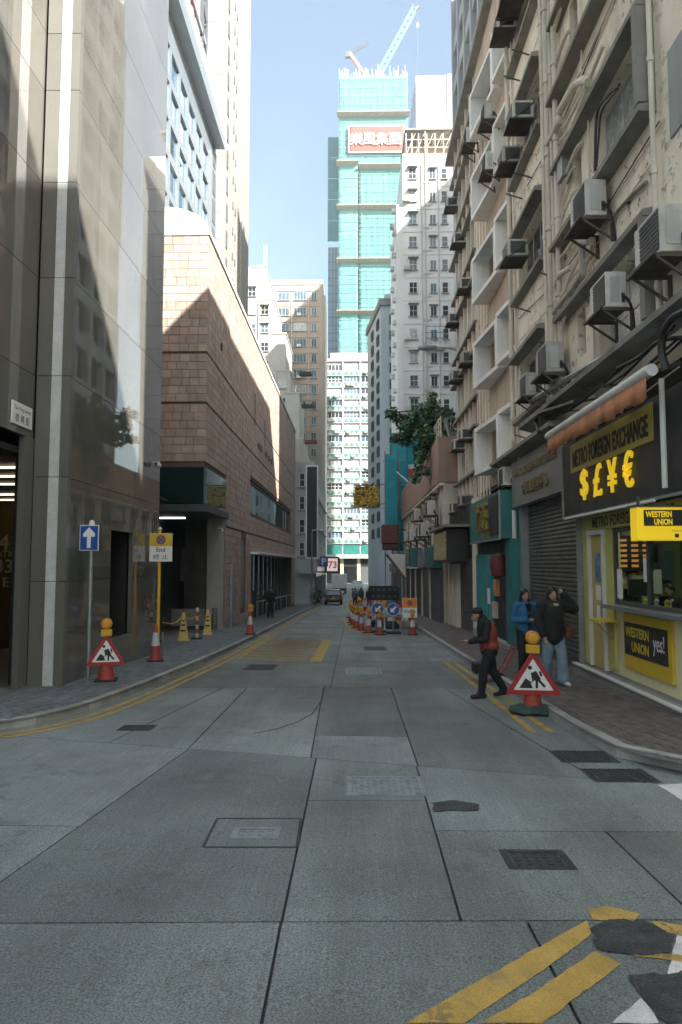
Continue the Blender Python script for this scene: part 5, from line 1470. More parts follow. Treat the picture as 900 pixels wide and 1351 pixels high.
def cone(name, label, sleeve=True, lamp=False, h=.72, group=None, bag=False):
    t = thing(name, label, 'traffic cone', (0, 0, 0), group)
    b = MB(); b.cbox(-.19, .19, -.19, .19, 0, .035, .012); b.build('base', m_rub, t)
    MB().lathe([(.15, .035), (.145, .06), (.125, .11), (.035, h-.02), (.025, h), (.01, h)], n=20).build('cone_body', m_cred, t, True)
    if sleeve:
        z0, z1 = h*.42, h*.78; r = lambda z: .128-(.128-.035)*(z-.11)/(h-.13)+.006
        MB().lathe([(r(z0)-.004, z0), (r(z0), z0+.002), (r(z1), z1-.002), (r(z1)-.004, z1)], n=20).build('reflective_sleeve', m_cwht, t, True)
    if lamp: lamp_parts(t, h-.03)
    return t
def trisign(label, side, loc, rz, bag):
    t = thing('roadworks_sign', label, 'road sign', (0, 0, 0))
    h = side*.8; zb = .3
    def rt(s, z0, r):
        pts = []
        A = [(-s/2, z0), (s/2, z0), (0, z0+s*.8)]
        for i in range(3):
            p0, p1, p2 = Vector(A[i-1]), Vector(A[i]), Vector(A[(i+1) % 3])
            a = p1+(p0-p1).normalized()*r; b = p1+(p2-p1).normalized()*r
            for k in range(5): u = k/4; pts.append((a*(1-u)**2+p1*2*u*(1-u)+b*u*u)[:])
        return pts
    MB().prism(rt(side, zb, .06), 'y', -.125, -.1).build('border', m_sred, t)
    MB().prism(rt(side*.7, zb+side*.085, .02), 'y', -.13, -.126).build('panel', m_sign_w, t)
    s = side/.8; z = zb+.085*side
    ph = MB().prism([(-.2*s, z+.03*s), (-.01*s, z+.03*s), (-.05*s, z+.13*s), (-.11*s, z+.17*s)], 'y', -.134, -.1305).build('dirt_heap_symbol', m_black, t)
    m = MB(); m.lathe([(.03*s, -.134), (.03*s, -.1305)], (-.045*s, 0, z+.32*s), 14, 'y'); m.build('head_symbol', m_black, t)
    m = MB()
    def limb(p, q, w): m.beam((p[0]*s, -.1325, z+p[1]*s), (q[0]*s, -.1325, z+q[1]*s), .0035, w*s) if False else quadlimb(m, p, q, w, s, z)
    def quadlimb(m, p, q, w, s, z):
        p, q = Vector(p), Vector(q); d = (q-p).normalized(); n = Vector((-d.y, d.x))*w/2
        P = [(v.x*s, z+v.y*s) for v in (p-n, q-n, q+n, p+n)]; m.prism(P, 'y', -.134, -.1305)
    quadlimb(m, (0.0, .255), (.07, .14), .085, s, z); m.build('torso_symbol', m_black, t)
    for p, q, w, nm in (((.05, .16), (.045, .03), .035, 'leg_symbol'), ((.07, .15), (.16, .05), .035, 'leg_symbol'), ((-.02, .25), (-.005, .13), .025, 'arm_symbol'), ((-.05, .1), (.05, .18), .014, 'shovel_symbol'), ((.09, .27), (.115, .2), .03, 'arm_symbol')):
        m = MB(); quadlimb(m, p, q, w, s, z); m.build(nm, m_black, t)
    MB().lathe([(.16, .03), (.15, .07), (.06, zb+.45*side), (.03, zb+.46*side)], n=20).build('cone_body', m_cred, t, True)
    MB().cbox(-.2, .2, -.2, .2, 0, .035, .012).build('base', m_rub, t)
    lamp_parts(t, zb+side*.74, 0, -.11, 1.15)
    if bag:
        b = MB(); n = 22
        b.lathe([(.02, .0), (.3, .01), (.36, .05), (.33, .1), (.2, .135), (.17, .14)], n=n)
        b.v = [(x*1.0, y*.62-.02, z_+.012*math.sin(7*math.atan2(y, x))) for x, y, z_ in b.v]; b.build('sandbag', m_sandbag, t, True)
    t.location = loc; t.rotation_euler = (0, 0, rz)
    return t
def gl(px, py, h=0): x, y = og(px, py, h); return (x, y, gz(y)+h)
trisign('large triangular roadworks sign with amber lamp and green sandbag beside the kerb', .82, gl(703, 942), R(-6), True)
trisign('triangular roadworks sign leaning on a cone beside the polished panels', .72, gl(140, 898, .125), R(14), False)
# one way sign
p = gl(116, 899, .125)
ow = thing('one_way_sign', 'blue one way arrow sign on a grey steel post', 'road sign', p)
MB().tube([p, (p[0], p[1], 2.62)], .038, 12).build('post', m_steel, ow, True)
MB().lathe([(.05, 0), (.055, .03), (.04, .08), (.01, .1)], (p[0], p[1], 2.62), 12).build('post_cap', m_white, ow, True)
sx, sy = p[0]-.02, p[1]-.06
MB().cbox(sx-.18, sx+.18, sy-.012, sy+.012, 2.14, 2.62, .008).build('plate_edge', m_sign_w, ow)
MB().box(sx-.165, sx+.165, sy-.016, sy-.012, 2.155, 2.605).build('blue_panel', m_blue, ow)
MB().prism([(sx-.035, 2.19), (sx+.035, 2.19), (sx+.035, 2.4), (sx+.11, 2.4), (sx+.11, 2.46), (sx, 2.58), (sx-.11, 2.46), (sx-.11, 2.4), (sx-.035, 2.4)], 'y', sy-.02, sy-.0165).build('arrow', m_sign_w, ow)
# no stopping end sign
p = gl(208, 866, .125)
ns_ = thing('no_stopping_sign', 'yellow and white no stopping end sign on a yellow post', 'road sign', p)
MB().tube([p, (p[0], p[1], 2.75)], .04, 12).build('post', m_ypole, ns_, True)
x, y = p[0]+.05, p[1]-.06
MB().cbox(x-.29, x+.29, y-.015, y+.015, 1.95, 2.66, .006).build('plate', m_sign_w, ns_)
MB().box(x-.285, x+.285, y-.02, y-.0155, 2.34, 2.655).build('yellow_panel', m_yel, ns_)
def nostop(par, x, y, z, r):
    MB().lathe([(r, -.004), (r, 0)], (x, y, z), 22, 'y').build('red_ring', m_sred, par)
    MB().lathe([(r*.78, -.007), (r*.78, -.0045)], (x, y, z), 22, 'y').build('blue_disc', mat('disc_blue', (.05, .2, .42), .4), par)
    for s in (-1, 1): MB().beam((x-r*.55, y-.009+.001*s, z-r*.55*s), (x+r*.55, y-.009+.001*s, z+r*.55*s), .003, r*.22).build('red_bar', m_sred, par)
nostop(ns_, x, y-.021, 2.5, .12)
letter('End', m_black, ns_, (x, y-.018, 2.25), .11, '-y', .002, bold=.012); letter('終 止', m_black, ns_, (x, y-.018, 2.07), .13, '-y', .002, w=.38)
MB().lathe([(.05, 0), (.055, .03), (.01, .08)], (p[0], p[1], 2.75), 12).build('post_cap', m_white, ns_, True)
# cones on the left
def place(t, px, py, h=0, rz=0.0): t.location = gl(px, py, h); t.rotation_euler = (0, 0, rz); return t
place(cone('traffic_cone', 'tall red and white cone at the foot of the yellow post', True, False, .85), 205, 872, .125, .3)
c2 = place(cone('traffic_cone', 'red and white cone with amber lamp on the tiled building pavement', True, True, .85), 330, 837, .125, .2)
p = gl(214, 868, .125)
hl = thing('stake_lamp', 'amber warning lamp clipped beside the cone at the yellow post', 'warning lamp', p)
lamp_parts(hl, 0, 0, 0, 1.0)
for ch in hl.children: ch.location = Vector(ch.location)+Vector(p)+Vector((p[0]*0, 0, .62))
MB().tube([(p[0], p[1]+.02, p[2]), (p[0], p[1]+.02, p[2]+.62)], .018).build('stake', m_steel, hl)
for ch in hl.children:
    if ch.name.startswith('lamp') or ch.name.startswith('lens'): ch.location = Vector(ch.location)-Vector(p)
m_ccone = mat('caution_yellow', (0.62, 0.46, 0.13), 0.5, .12)
def caution(px, py, label):
    t = thing('caution_cone', label, 'safety cone', (0, 0, 0))
    b = MB(); b.add([(-.16, -.16, 0), (.16, -.16, 0), (.16, .16, 0), (-.16, .16, 0), (-.035, -.035, .9), (.035, -.035, .9), (.035, .035, .9), (-.035, .035, .9)], [(3, 2, 1, 0), (4, 5, 6, 7), (0, 1, 5, 4), (1, 2, 6, 5), (2, 3, 7, 6), (3, 0, 4, 7)])
    b.build('body', m_ccone, t); MB().box(-.18, .18, -.18, .18, -.005, .03).build('foot', m_ccone, t)
    for z, w in ((.3, .16), (.48, .11), (.62, .08)):
        yy = -.16+.125*z/.9-.004; MB().box(-w/2, w/2, yy-.006, yy+.004, z, z+.05).build('print', m_rub, t)
    return place(t, px, py, .125, .15)
caution(242, 845, 'pale yellow caution cone under the canopy, apart from the others')
caution(274, 837, 'pale yellow caution cone beside the striped post and bollards')
sp2 = place(thing('striped_post', 'red and white striped flexible post in the driveway', 'post', (0, 0, 0)), 260, 843, .125)
for i in range(7): MB().lathe([(.055, .05+i*.14), (.055, .19+i*.14)], n=12).build('stripe', m_cred if i % 2 else m_cwht, sp2, True)
MB().cbox(-.17, .17, -.17, .17, 0, .05, .015).build('base', m_rub, sp2)
for ch in sp2.children: pass
for px, py in ((283, 832), (291, 828)):
    bo = thing('steel_bollard', 'dull steel bollard at the driveway corner column', 'bollard', (0, 0, 0), 'driveway bollards')
    MB().lathe([(.1, 0), (.1, .85), (.085, .88), (.02, .9)], n=16).build('body', mat('bollard', (.16, .15, .12), .5, metal=.4), bo, True)
    MB().lathe([(.12, 0), (.12, .05)], n=16).build('foot', m_steel, bo); place(bo, px, py, .125)
ch = thing('plastic_chain', 'yellow plastic chain strung between the driveway posts', 'chain', gl(255, 840, .125))
P = [gl(214, 860, .125), gl(242, 843, .125), gl(260, 841, .125), gl(283, 831, .125)]
b = MB()
for a, q in zip(P, P[1:]):
    a, q = Vector(a)+Vector((0, 0, .78)), Vector(q)+Vector((0, 0, .78)); b.tube(smooth3([a, a.lerp(q, .5)-Vector((0, 0, .14)), q]), .016, 5)
b.build('links', m_ypole, ch)
# works area on the right of the street
gr = 'cones round the road works'
proto = cone('traffic_cone', 'red and white cone with amber lamp in the curved row round the works', True, True, .72, gr)
spots = [(1.02, 27.2), (0.62, 28.3), (0.35, 29.9), (0.15, 31.6), (0.0, 33.6), (-.08, 35.8), (-.12, 38.4), (-.15, 41.5), (-.12, 45)]
for i, (x, y) in enumerate(spots):
    o = proto if i == 0 else copy_tree(proto)
    o.location = (x, y, gz(y)); o.rotation_euler = (R(random.uniform(-2, 2)), R(random.uniform(-2, 2)), random.random())
    o['label'] = 'lamp topped cone, %s in the curved row counting from the arrow signs' % ('first', 'second', 'third', 'fourth', 'fifth', 'sixth', 'seventh', 'eighth', 'last')[i]
ex = cone('traffic_cone', 'single red and white cone in front of the orange no stopping board', True, True, .72); ex.location = (2.3, 27.3, gz(27.3))
for x, y, lab in ((1.0, 28.6, 'blue arrow sign, smaller, half hidden behind cone lamps'), (1.58, 27.9, 'large blue disc arrow sign at the front of the road works')):
    t = thing('arrow_sign', lab, 'road sign', (x, y, gz(y))); z = gz(y)+.95; r = .25
    MB().lathe([(r, -.02), (r, .01)], (x, y, z), 28, 'y').build('rim', m_sign_w, t)
    MB().lathe([(r*.94, -.026), (r*.94, -.021)], (x, y, z), 28, 'y').build('disc', m_blue, t)
    a = MB(); s = r*.62; d = Vector((-1, -1)).normalized(); n = Vector((-d.y, d.x)); c = Vector((x, z))
    pts = [c-d*s+n*.04, c+d*s*.15+n*.04, c+d*s*.15+n*.13, c+d*s, c+d*s*.15-n*.13, c+d*s*.15-n*.04, c-d*s-n*.04]
    a.prism([q[:] for q in pts], 'y', y-.031, y-.027); a.build('arrow', m_sign_w, t)
    MB().tube([(x, y+.03, gz(y)), (x, y+.03, z)], .025).build('post', m_steel, t)
    MB().cbox(x-.3, x+.3, y-.2, y+.25, gz(y), gz(y)+.07, .02).build('foot', m_rub, t)
x, y = 2.25, 28.0; z = gz(y)
t = thing('no_stopping_board', 'orange and white no stopping board at the road works', 'road sign', (x, y, z))
MB().cbox(x-.29, x+.29, y-.015, y+.015, z+.62, z+1.4, .006).build('plate', m_sign_w, t)
MB().box(x-.28, x+.28, y-.02, y-.0155, z+1.02, z+1.39).build('orange_panel', mat('sign_orange', (.75, .24, .02), .5), t)
nostop(t, x, y-.021, z+1.2, .11); letter('Starts', m_blue, t, (x, y-.018, z+.88), .12, '-y', .002, bold=.012, w=.46)
for s in (-.2, .2): MB().tube([(x+s, y+.03, z), (x+s, y+.03, z+1.3)], .02).build('leg', m_steel, t)
x0, x1, y = .75, 2.2, 33.5; z = gz(y)
t = thing('dark_arrow_board', 'large dark lamp board standing behind the roadworks signs', 'board', (1.5, y, z))
MB().cbox(x0, x1, y-.06, y+.06, z+1.2, z+1.88, .02).build('board', mat('board_black', (.012, .018, .018), .6), t)
for i in range(5):
    for j in range(2): MB().lathe([(.06, -.08), (.06, -.061)], (x0+.2+i*.26, y, z+1.38+.32*j), 10, 'y').build('lamp', m_slot, t)
for x in (x0+.2, x1-.2): MB().tube([(x, y, z), (x, y, z+1.25)], .03).build('leg', m_steel, t)
MB().cbox(x0, x1, y-.5, y+.5, z, z+.12, .03).build('skid', m_rub, t)
def barrier(x, y, rz, k, lab):
    t = thing('road_barrier', lab, 'barrier', (0, 0, 0), 'red and white barriers at the works')
    m1, m2 = (m_cred, m_cwht)
    for i in range(5): MB().box(-.75+.3*i, -.45+.3*i, -.03, .03, .75, .95).build('board_section', m1 if i % 2 else m2, t)
    for i in range(5): MB().box(-.75+.3*i, -.45+.3*i, -.03, .03, .4, .55).build('board_section', m2 if i % 2 else m1, t)
    for s in (-.6, .6): MB().prism([(-.25, 0), (-.2, 0), (.03, .95), (-.03, .95)], 'x', s-.03, s+.03).build('leg', m_steel, t); 
    lamp_parts(t, .95, .6 if k % 2 else -.6)
    t.location = (x, y, gz(y)); t.rotation_euler = (0, 0, rz)
for k, (x, y, rz) in enumerate(((1.9, 30.0, .1), (.75, 31.2, -.9), (.45, 34.0, -1.3), (.35, 37.5, -1.5), (2.1, 36, .1), (.3, 41, -1.5), (1.3, 44, .1))):
    barrier(x, y, rz, k, ('red and white plank barrier right behind the large arrow sign', 'slanted red and white barrier behind the first cones', 'red and white barrier lengthwise beside the third cone', 'red and white barrier lengthwise in the middle of the cone row', 'red and white barrier across the works behind the dark board', 'red and white barrier lengthwise near the last cones', 'red and white barrier across the far end of the works')[k])
t = thing('spoil_heap', 'heap of dug earth and black bags inside the barriers', 'heap', (1.7, 32, gz(32)))
rr = random.Random(5)
for i in range(6):
    b = MB(); b.lathe([(.02, 0), (.35, .03), (.33, .2), (.2, .36), (.03, .42)], (1.1+.3*i, 31+rr.random()*1.5, gz(31.5)), 10); b.v = [(x+rr.uniform(-.04, .04), y+rr.uniform(-.04, .04), z+rr.uniform(-.02, .03)) for x, y, z in b.v]
    b.build('sack', random.choice((m_rub, m_sandbag, m_brp)), t, True)
# street furniture far left
t = thing('street_lamp_post', 'thin grey lamp post with bent arm beside the black panel', 'street lamp', (-3.55, 60, gz(60)))
MB().tube([(-3.55, 60, gz(60)), (-3.55, 60, 4.4), (-3.5, 60, 4.75), (-2.9, 60, 4.8), (-2.4, 60, 4.75)], .06).build('post', m_steel, t, True)
MB().cbox(-2.9, -2.3, 59.9, 60.1, 4.62, 4.76, .03).build('lamp_head', m_grey, t)
t = thing('parking_sign', 'blue square parking sign with white letter', 'road sign', (-2.8, 68, gz(68)))
MB().tube([(-3.0, 68, gz(68)), (-3.0, 68, 2.7)], .04).build('post', m_steel, t); MB().cbox(-3.25, -2.45, 67.9, 67.96, 1.6, 2.6, .02).build('plate', m_blue, t)
letter('P', m_sign_w, t, (-2.85, 67.88, 2.1), .66, '-y', .01, bold=.02)
t = thing('led_screen', 'bright red and white advertising screen over the far pavement', 'screen', (-2.4, 88, 1.4))
MB().cbox(-3.5, -1.75, 88, 88.3, .75, 2.75, .03).build('casing', m_black, t)
MB().box(-3.3, -1.95, 87.95, 87.99, .95, 2.55).build('display', mat('screen_glow', (.6, .56, .55), .4, .2, emit=(1, .85, .82), estr=.12), t)
letter('73', mat('screen_red', (.7, .1, .08), .4, emit=(.9, .12, .1), estr=.05), t, (-2.6, 87.93, 1.75), .9, '-y', .01, bold=.03)
MB().beam((-3.6, 88.2, 2.3), (-3.4, 88.2, 2.3), .1).build('bracket', m_rust, t)
for k, (x, y) in enumerate(((-3.5, 63.5), (-3.45, 70.5))):
    t = thing('potted_plant', 'leafy potted plant on the far pavement by the shop fronts', 'plant', (x, y, gz(y)+.12), 'potted plants on the far pavement')
    MB().lathe([(.16, 0), (.22, .35), (.2, .36)], (x, y, gz(y)+.12), 12).build('pot', m_slot, t)
    b = MB()
    for i in range(160):
        p = Vector((x+rr.gauss(0, .22), y+rr.gauss(0, .22), gz(y)+.95+rr.gauss(0, .28))); a = Vector((rr.gauss(0, 1), rr.gauss(0, 1), rr.gauss(0, 1))).normalized()*.14; c = Vector((rr.gauss(0, 1), rr.gauss(0, 1), rr.gauss(0, 1))).normalized()*.05
        b.add([p-a, p+c, p+a, p-c], [(0, 1, 2, 3)])
    b.build('foliage', m_leaf, t)

# ================================================================== vehicles
def wheel(t, x, y, z, r, w):
    o = MB().lathe([(r*.6, -w/2), (r*.95, -w/2), (r, -w/2+.03), (r, w/2-.03), (r*.95, w/2), (r*.6, w/2)], (x, y, z), 20, 'x').build('wheel', m_rub, t, True)
    MB().lathe([(r*.6, -w/2+.01), (r*.55, w/2+.005), (.04, w/2+.01)], (x, y, z), 14, 'x').build('rim', m_alu, o, True)
def car(name, label, cat, x, y, rz, col, L=4.3, W=1.72, H=1.52, suv=False):
    t = thing(name, label, cat, (0, 0, 0))
    body = mat('paint_'+name, col, .3, .05, 1, 0, spec=.3, coat=.1)
    prof = [(-L/2, .3), (-L/2-.02, .55), (-L/2+.05, .85), (-L/2+.1, .95), (L*.28, .92), (L/2-.1, .78), (L/2, .6), (L/2, .3)]
    def shell(pr, w0, w1, nm, m):
        b = MB(); n = len(pr); zmin = min(p[1] for p in pr); zmax = max(p[1] for p in pr)
        V = []
        for s in (-1, 1):
            for p in pr:
                k = (p[1]-zmin)/(zmax-zmin); V.append((s*(w0+(w1-w0)*k)/2, p[0], p[1]))
        b.add(V, [tuple(range(n))[::-1], tuple(range(n, 2*n))]+[(i, (i+1) % n, n+(i+1) % n, n+i) for i in range(n)])
        o = b.build(nm, m, t, True); md = o.modifiers.new('bevel', 'BEVEL'); md.width = .06; md.segments = 3; return o
    bo = shell(prof, W, W*.97, 'body', body)
    ca = shell([(-L/2+.12, .9), (-L/2+.35, H-.06), (-L/2+.6, H), (L*.08, H), (L*.27, .9)], W*.95, W*.74, 'cabin', body)
    rg = MB(); k0, k1 = .3, .9
    yb0, yb1 = -L/2+.12+.23*.25-.012, -L/2+.35-.012
    z0, z1 = .9+(H-.96)*.25, H-.1
    rg.add([(-W*.39, -L/2+.165, z0), (W*.39, -L/2+.165, z0), (W*.34, -L/2+.325, z1), (-W*.34, -L/2+.325, z1), (-W*.39, -L/2+.14, z0), (W*.39, -L/2+.14, z0), (W*.34, -L/2+.3, z1), (-W*.34, -L/2+.3, z1)],
           [(0, 1, 2, 3), (4, 5, 6, 7), (0, 1, 5, 4), (1, 2, 6, 5), (2, 3, 7, 6), (3, 0, 4, 7)]); rg.build('rear_window', m_dglass, t)
    for s in (-1, 1):
        MB().prism([(-L/2+.5, .98), (-L/2+.62, H-.12), (L*.05, H-.12), (L*.2, .98)], 'x', s*W*.415, s*W*.475).build('side_window', m_dglass, t)
        MB().cbox(s*W*.3, s*W*.47, -L/2-.04, -L/2+.1, .68, .86, .02).build('tail_light', m_sred, t)
        MB().cbox(s*W*.5, s*W*.6, L*.2, L*.26, .92, 1.06, .02).build('wing_mirror', body, t)
        for yy in (-L*.31, L*.31): wheel(t, s*(W/2-.1), yy, .31, .31, .2)
    MB().cbox(-W*.46, W*.46, -L/2-.07, -L/2+.1, .32, .52, .03).build('rear_bumper', m_rub, t)
    MB().box(-.26, .26, -L/2-.05, -L/2, .6, .72).build('number_plate', m_yel, t)
    MB().lathe([(.07, -L/2-.03), (.07, -L/2-.01)], (0, 0, .82), 12, 'y').build('badge', m_alu, t)
    t.location = (x, y, gz(y)); t.rotation_euler = (0, 0, rz)
    return t
car('black_car', 'black hatchback driving away near the left kerb', 'car', -1.95, 70.5, 0, (.008, .008, .009))
car('silver_car', 'silver saloon beyond the white box van', 'car', .6, 112, R(180), (.42, .44, .45), H=1.45)
t = thing('box_van', 'white box van stopped beyond the black car', 'van', (0, 0, 0))
MB().cbox(-1.05, 1.05, -2.6, 1.0, .75, 2.7, .04).build('cargo_box', m_white, t)
MB().cbox(-.95, .95, 1.05, 2.6, .4, 2.0, .12).build('cab', m_white, t)
MB().box(-1.0, 1.0, -2.62, 2.4, .5, .74).build('chassis', m_rub, t)
for s in (-1, 1):
    MB().box(s*.02, s*.98, -2.63, -2.605, .85, 2.6).build('rear_door', m_frame_w, t); MB().cbox(s*.75, s*1.0, -2.66, -2.55, .52, .66, .02).build('tail_light', m_sred, t)
    for yy in (-1.6, 1.7): wheel(t, s*.85, yy, .36, .36, .24)
MB().box(-1.0, 1.0, -2.68, -2.6, .4, .5).build('bumper', m_slot, t)
t.location = (-1.95, 100, gz(100))
# hand trolley behind the man
p = gl(652, 898); x, y, z = p
t = thing('hand_trolley', 'red framed hand trolley with a black crate beside the kerb', 'trolley', p)
for s in (-.16, .16): MB().tube([(x-.25, y+s, z+.14), (x+.15, y+s, z+.2), (x+.45, y+s, z+.75)], .016).build('side_rail', m_cred, t)
for k in range(3): MB().tube([(x+.2+.1*k, y-.16, z+.3+.18*k), (x+.2+.1*k, y+.16, z+.3+.18*k)], .013).build('crossbar', m_cred, t)
MB().cbox(x-.42, x-.02, y-.2, y+.2, z+.16, z+.36, .02).build('crate', m_rub, t)
for s in (-.2, .2): MB().lathe([(.03, -.02), (.09, -.02), (.09, .02), (.03, .02)], (x+.1, y+s, z+.09), 14, 'y').build('wheel', m_rub, t)

# ================================================================== people
m_skin = mat('skin', (0.4, 0.235, 0.165), 0.55, .06, 8, .02)
m_hair = mat('dark_hair', (0.012, 0.01, 0.009), 0.45, .2, 20, .2)
def capsule(mb, p, q, r1, r2, n=12):
    p, q = Vector(p), Vector(q); t = q-p; L = t.length
    t = t.normalized() if L > 1e-6 else Vector((0, 0, 1))
    pts, rs = [], []
    for k in range(5): a = math.pi/2*(1-k/4); pts.append(p-t*r1*math.sin(a)); rs.append(max(.002, r1*math.cos(a)))
    for k in range(5): a = math.pi/2*k/4; pts.append(q+t*r2*math.sin(a)); rs.append(max(.002, r2*math.cos(a)))
    mb.tube(pts, rs, n)
def ellipsoid(mb, c, r, n=14):
    m = 10; V = []; s0 = len(mb.v)
    prof = [(max(.02, math.sin(math.pi*k/m)), -math.cos(math.pi*k/m)) for k in range(m+1)]
    mb.lathe(prof, (0, 0, 0), n)
    mb.v[s0:] = [(c[0]+v[0]*r[0], c[1]+v[1]*r[1], c[2]+v[2]*r[2]) for v in mb.v[s0:]]
def skinned(mb, name, m, parent, voxel=.014, it=4):
    me = mb.mesh(name, m); o = bpy.data.objects.new(name, me); COL.objects.link(o)
    md = o.modifiers.new('remesh', 'REMESH'); md.mode = 'VOXEL'; md.voxel_size = voxel
    sm = o.modifiers.new('smooth', 'SMOOTH'); sm.factor = .5; sm.iterations = it
    dg = bpy.context.evaluated_depsgraph_get(); me2 = bpy.data.meshes.new_from_object(o.evaluated_get(dg)); me2.name = name
    bpy.data.objects.remove(o)
    me2.polygons.foreach_set('use_smooth', [True]*len(me2.polygons))
    if not me2.materials: me2.materials.append(m)
    return put(name, me2, parent, WL[parent.name])
def person(label, J, loc, rz, top, trousers, shoes=None, sc=1.0, vox=.014, wide=1.0, toplong=.0, hood=None, flare=0.0, bulk=0.0, female=True, group=None):
    """J: joints in metres, facing -y; keys: hip, chest, neck, head, kneeL.. etc."""
    t = thing('person', label, 'person', (0, 0, 0), group)
    g = lambda k: Vector(J[k])
    b = MB(); hd = g('head')
    ellipsoid(b, hd, (.073, .092, .115)); ellipsoid(b, hd+Vector((0, -.03, -.05)), (.052, .06, .07))
    F = J.get('face', (0, -1, 0)); F = Vector(F).normalized(); Sx = Vector((0, 0, 1)).cross(F).normalized()
    capsule(b, hd+F*.088+Vector((0, 0, .01)), hd+F*.104+Vector((0, 0, -.022)), .01, .015, 8)
    for s in (-1, 1): ellipsoid(b, hd+Sx*s*.074+Vector((0, 0, -.01)), (.014, .02, .03), 8)
    capsule(b, g('neck'), hd+Vector((0, .01, -.06)), .052, .05)
    capsule(b, g('hip'), g('chest'), .125, .13); capsule(b, g('chest'), g('neck'), .12, .05)
    for s, q in (('L', 1), ('R', -1)):
        capsule(b, g('sh'+s), g('el'+s), .045, .037); capsule(b, g('el'+s), g('wr'+s), .036, .026)
        capsule(b, g('chest')+Vector((0, 0, .08)), g('sh'+s), .07, .05)
        hv = (g('ha'+s)-g('wr'+s)).normalized(); wv = hv.cross(Vector((0, 1, .3))).normalized()
        capsule(b, g('wr'+s)+hv*.02, g('wr'+s)+hv*.075, .028, .032)
        for k in range(4):
            o0 = g('wr'+s)+hv*.085+wv*(-.027+.018*k); ln = (.06, .075, .07, .05)[k]; cv = Vector((0, -.02, -.012))
            capsule(b, o0, o0+hv*ln*.55, .0095, .009, 8); capsule(b, o0+hv*ln*.55, o0+hv*ln+cv, .009, .008, 8)
        o0 = g('wr'+s)+hv*.03+wv*.025; capsule(b, o0, o0+hv*.035+wv*.03, .012, .009, 8)
        capsule(b, g('hp'+s), g('kn'+s), .075, .052); capsule(b, g('kn'+s), g('an'+s), .05, .034)
        capsule(b, g('an'+s), g('to'+s), .036, .03)
    skinned(b, 'body', m_skin, t, vox)
    # face details
    for s in (-1, 1):
        e = hd+F*.083+Sx*s*.03+Vector((0, 0, .012)); m = MB(); ellipsoid(m, e, (.013, .013, .008), 8); m.build('eye', m_hair, t, True)
        m = MB(); capsule(m, e+Vector((0, 0, .022))+F*.004-Sx*.014, e+Vector((0, 0, .022))+F*.004+Sx*.014, .004, .004, 6); m.build('eyebrow', m_hair, t)
    m = MB(); capsule(m, hd+F*.094-Sx*.02+Vector((0, 0, -.058)), hd+F*.094+Sx*.02+Vector((0, 0, -.058)), .006, .006, 6); m.build('mouth', mat('lips', (.3, .1, .08), .5), t)
    # trousers
    b = MB()
    for s in 'LR':
        capsule(b, g('hip')+Vector((0, 0, -.02)), g('hp'+s), .13, .105); capsule(b, g('hp'+s), g('kn'+s), .1*wide, .078*wide); capsule(b, g('kn'+s), g('an'+s)+Vector((0, 0, .02)), .076*wide, (.062+flare)*wide)
    skinned(b, 'trousers', trousers, t, vox)
    # jacket
    b = MB(); capsule(b, g('hip')+Vector((0, 0, -.02-toplong)), g('chest'), .155+bulk, .165+bulk); capsule(b, g('chest'), g('neck')+Vector((0, 0, -.03)), .155, .085)
    ellipsoid(b, g('chest')+Vector((0, 0, -.03)), (.2, .145, .19)); ellipsoid(b, g('hip')+Vector((0, 0, -toplong)), (.185, .145, .12))
    for s in 'LR':
        capsule(b, g('chest')+Vector((0, 0, .1)), g('sh'+s), .09+bulk, .075+bulk); capsule(b, g('sh'+s), g('el'+s), .076+bulk, .062+bulk); capsule(b, g('el'+s), g('wr'+s), .06+bulk, .048+bulk*.5)
    capsule(b, g('neck')+Vector((0, .02, -.02)), g('neck')+Vector((0, .02, .02)), .075, .068)
    skinned(b, 'jacket', top, t, vox, 3)
    for s in 'LR':
        m = MB(); a, q = g('an'+s), g('to'+s); a = Vector((a.x, a.y, a.z)); d = (q-a); d.z = 0; d.normalize()
        capsule(m, a-d*.05+Vector((0, 0, -.03)), q+d*.02+Vector((0, 0, .0)), .045, .038, 10); capsule(m, a+Vector((0, 0, .01)), a+d*.05, .045, .04, 10)
        skinned(m, 'shoe', shoes or m_rub, t, vox)
    t.location = loc; t.rotation_euler = (0, 0, rz); t.scale = (sc,)*3
    return t, hd, F, Sx
def stand(sway=0.0, step=.0):
    return dict(hip=(0, 0, .92), chest=(0, .0, 1.24), neck=(0, .01, 1.42), head=(0, -.01, 1.55), hpL=(.085, 0, .87), hpR=(-.085, 0, .87),
                knL=(.1, -.02-step, .47), knR=(-.1, -.02+step*.4, .47), anL=(.1, -.02-step*1.2, .085), anR=(-.1, .03+step, .085), toL=(.12, -.16-step*1.2, .04), toR=(-.12, -.11+step, .04),
                shL=(.18, .01, 1.36), shR=(-.18, .01, 1.36), elL=(.24, .03, 1.08), elR=(-.24, .03, 1.08), wrL=(.22, -.08, .86), wrR=(-.22, -.08, .86), haL=(.21, -.13, .78), haR=(-.21, -.13, .78))
def hairdo(t, hd, F, long=0.0, m=None):
    b = MB(); ellipsoid(b, hd-F*.018+Vector((0, 0, .03)), (.088, .1, .105)); 
    if long:
        ellipsoid(b, hd-F*.055+Vector((0, 0, -.09)), (.095, .055, .14)); Sx = Vector((0, 0, 1)).cross(F).normalized()
        for s in (-1, 1): capsule(b, hd+Sx*s*.078+Vector((0, 0, .02))-F*.01, hd+Sx*s*.09+Vector((0, 0, -long))-F*.0, .028, .022)
    return skinned(b, 'hair', m or m_hair, t, .012)
def cut_front(o, hd, F): pass
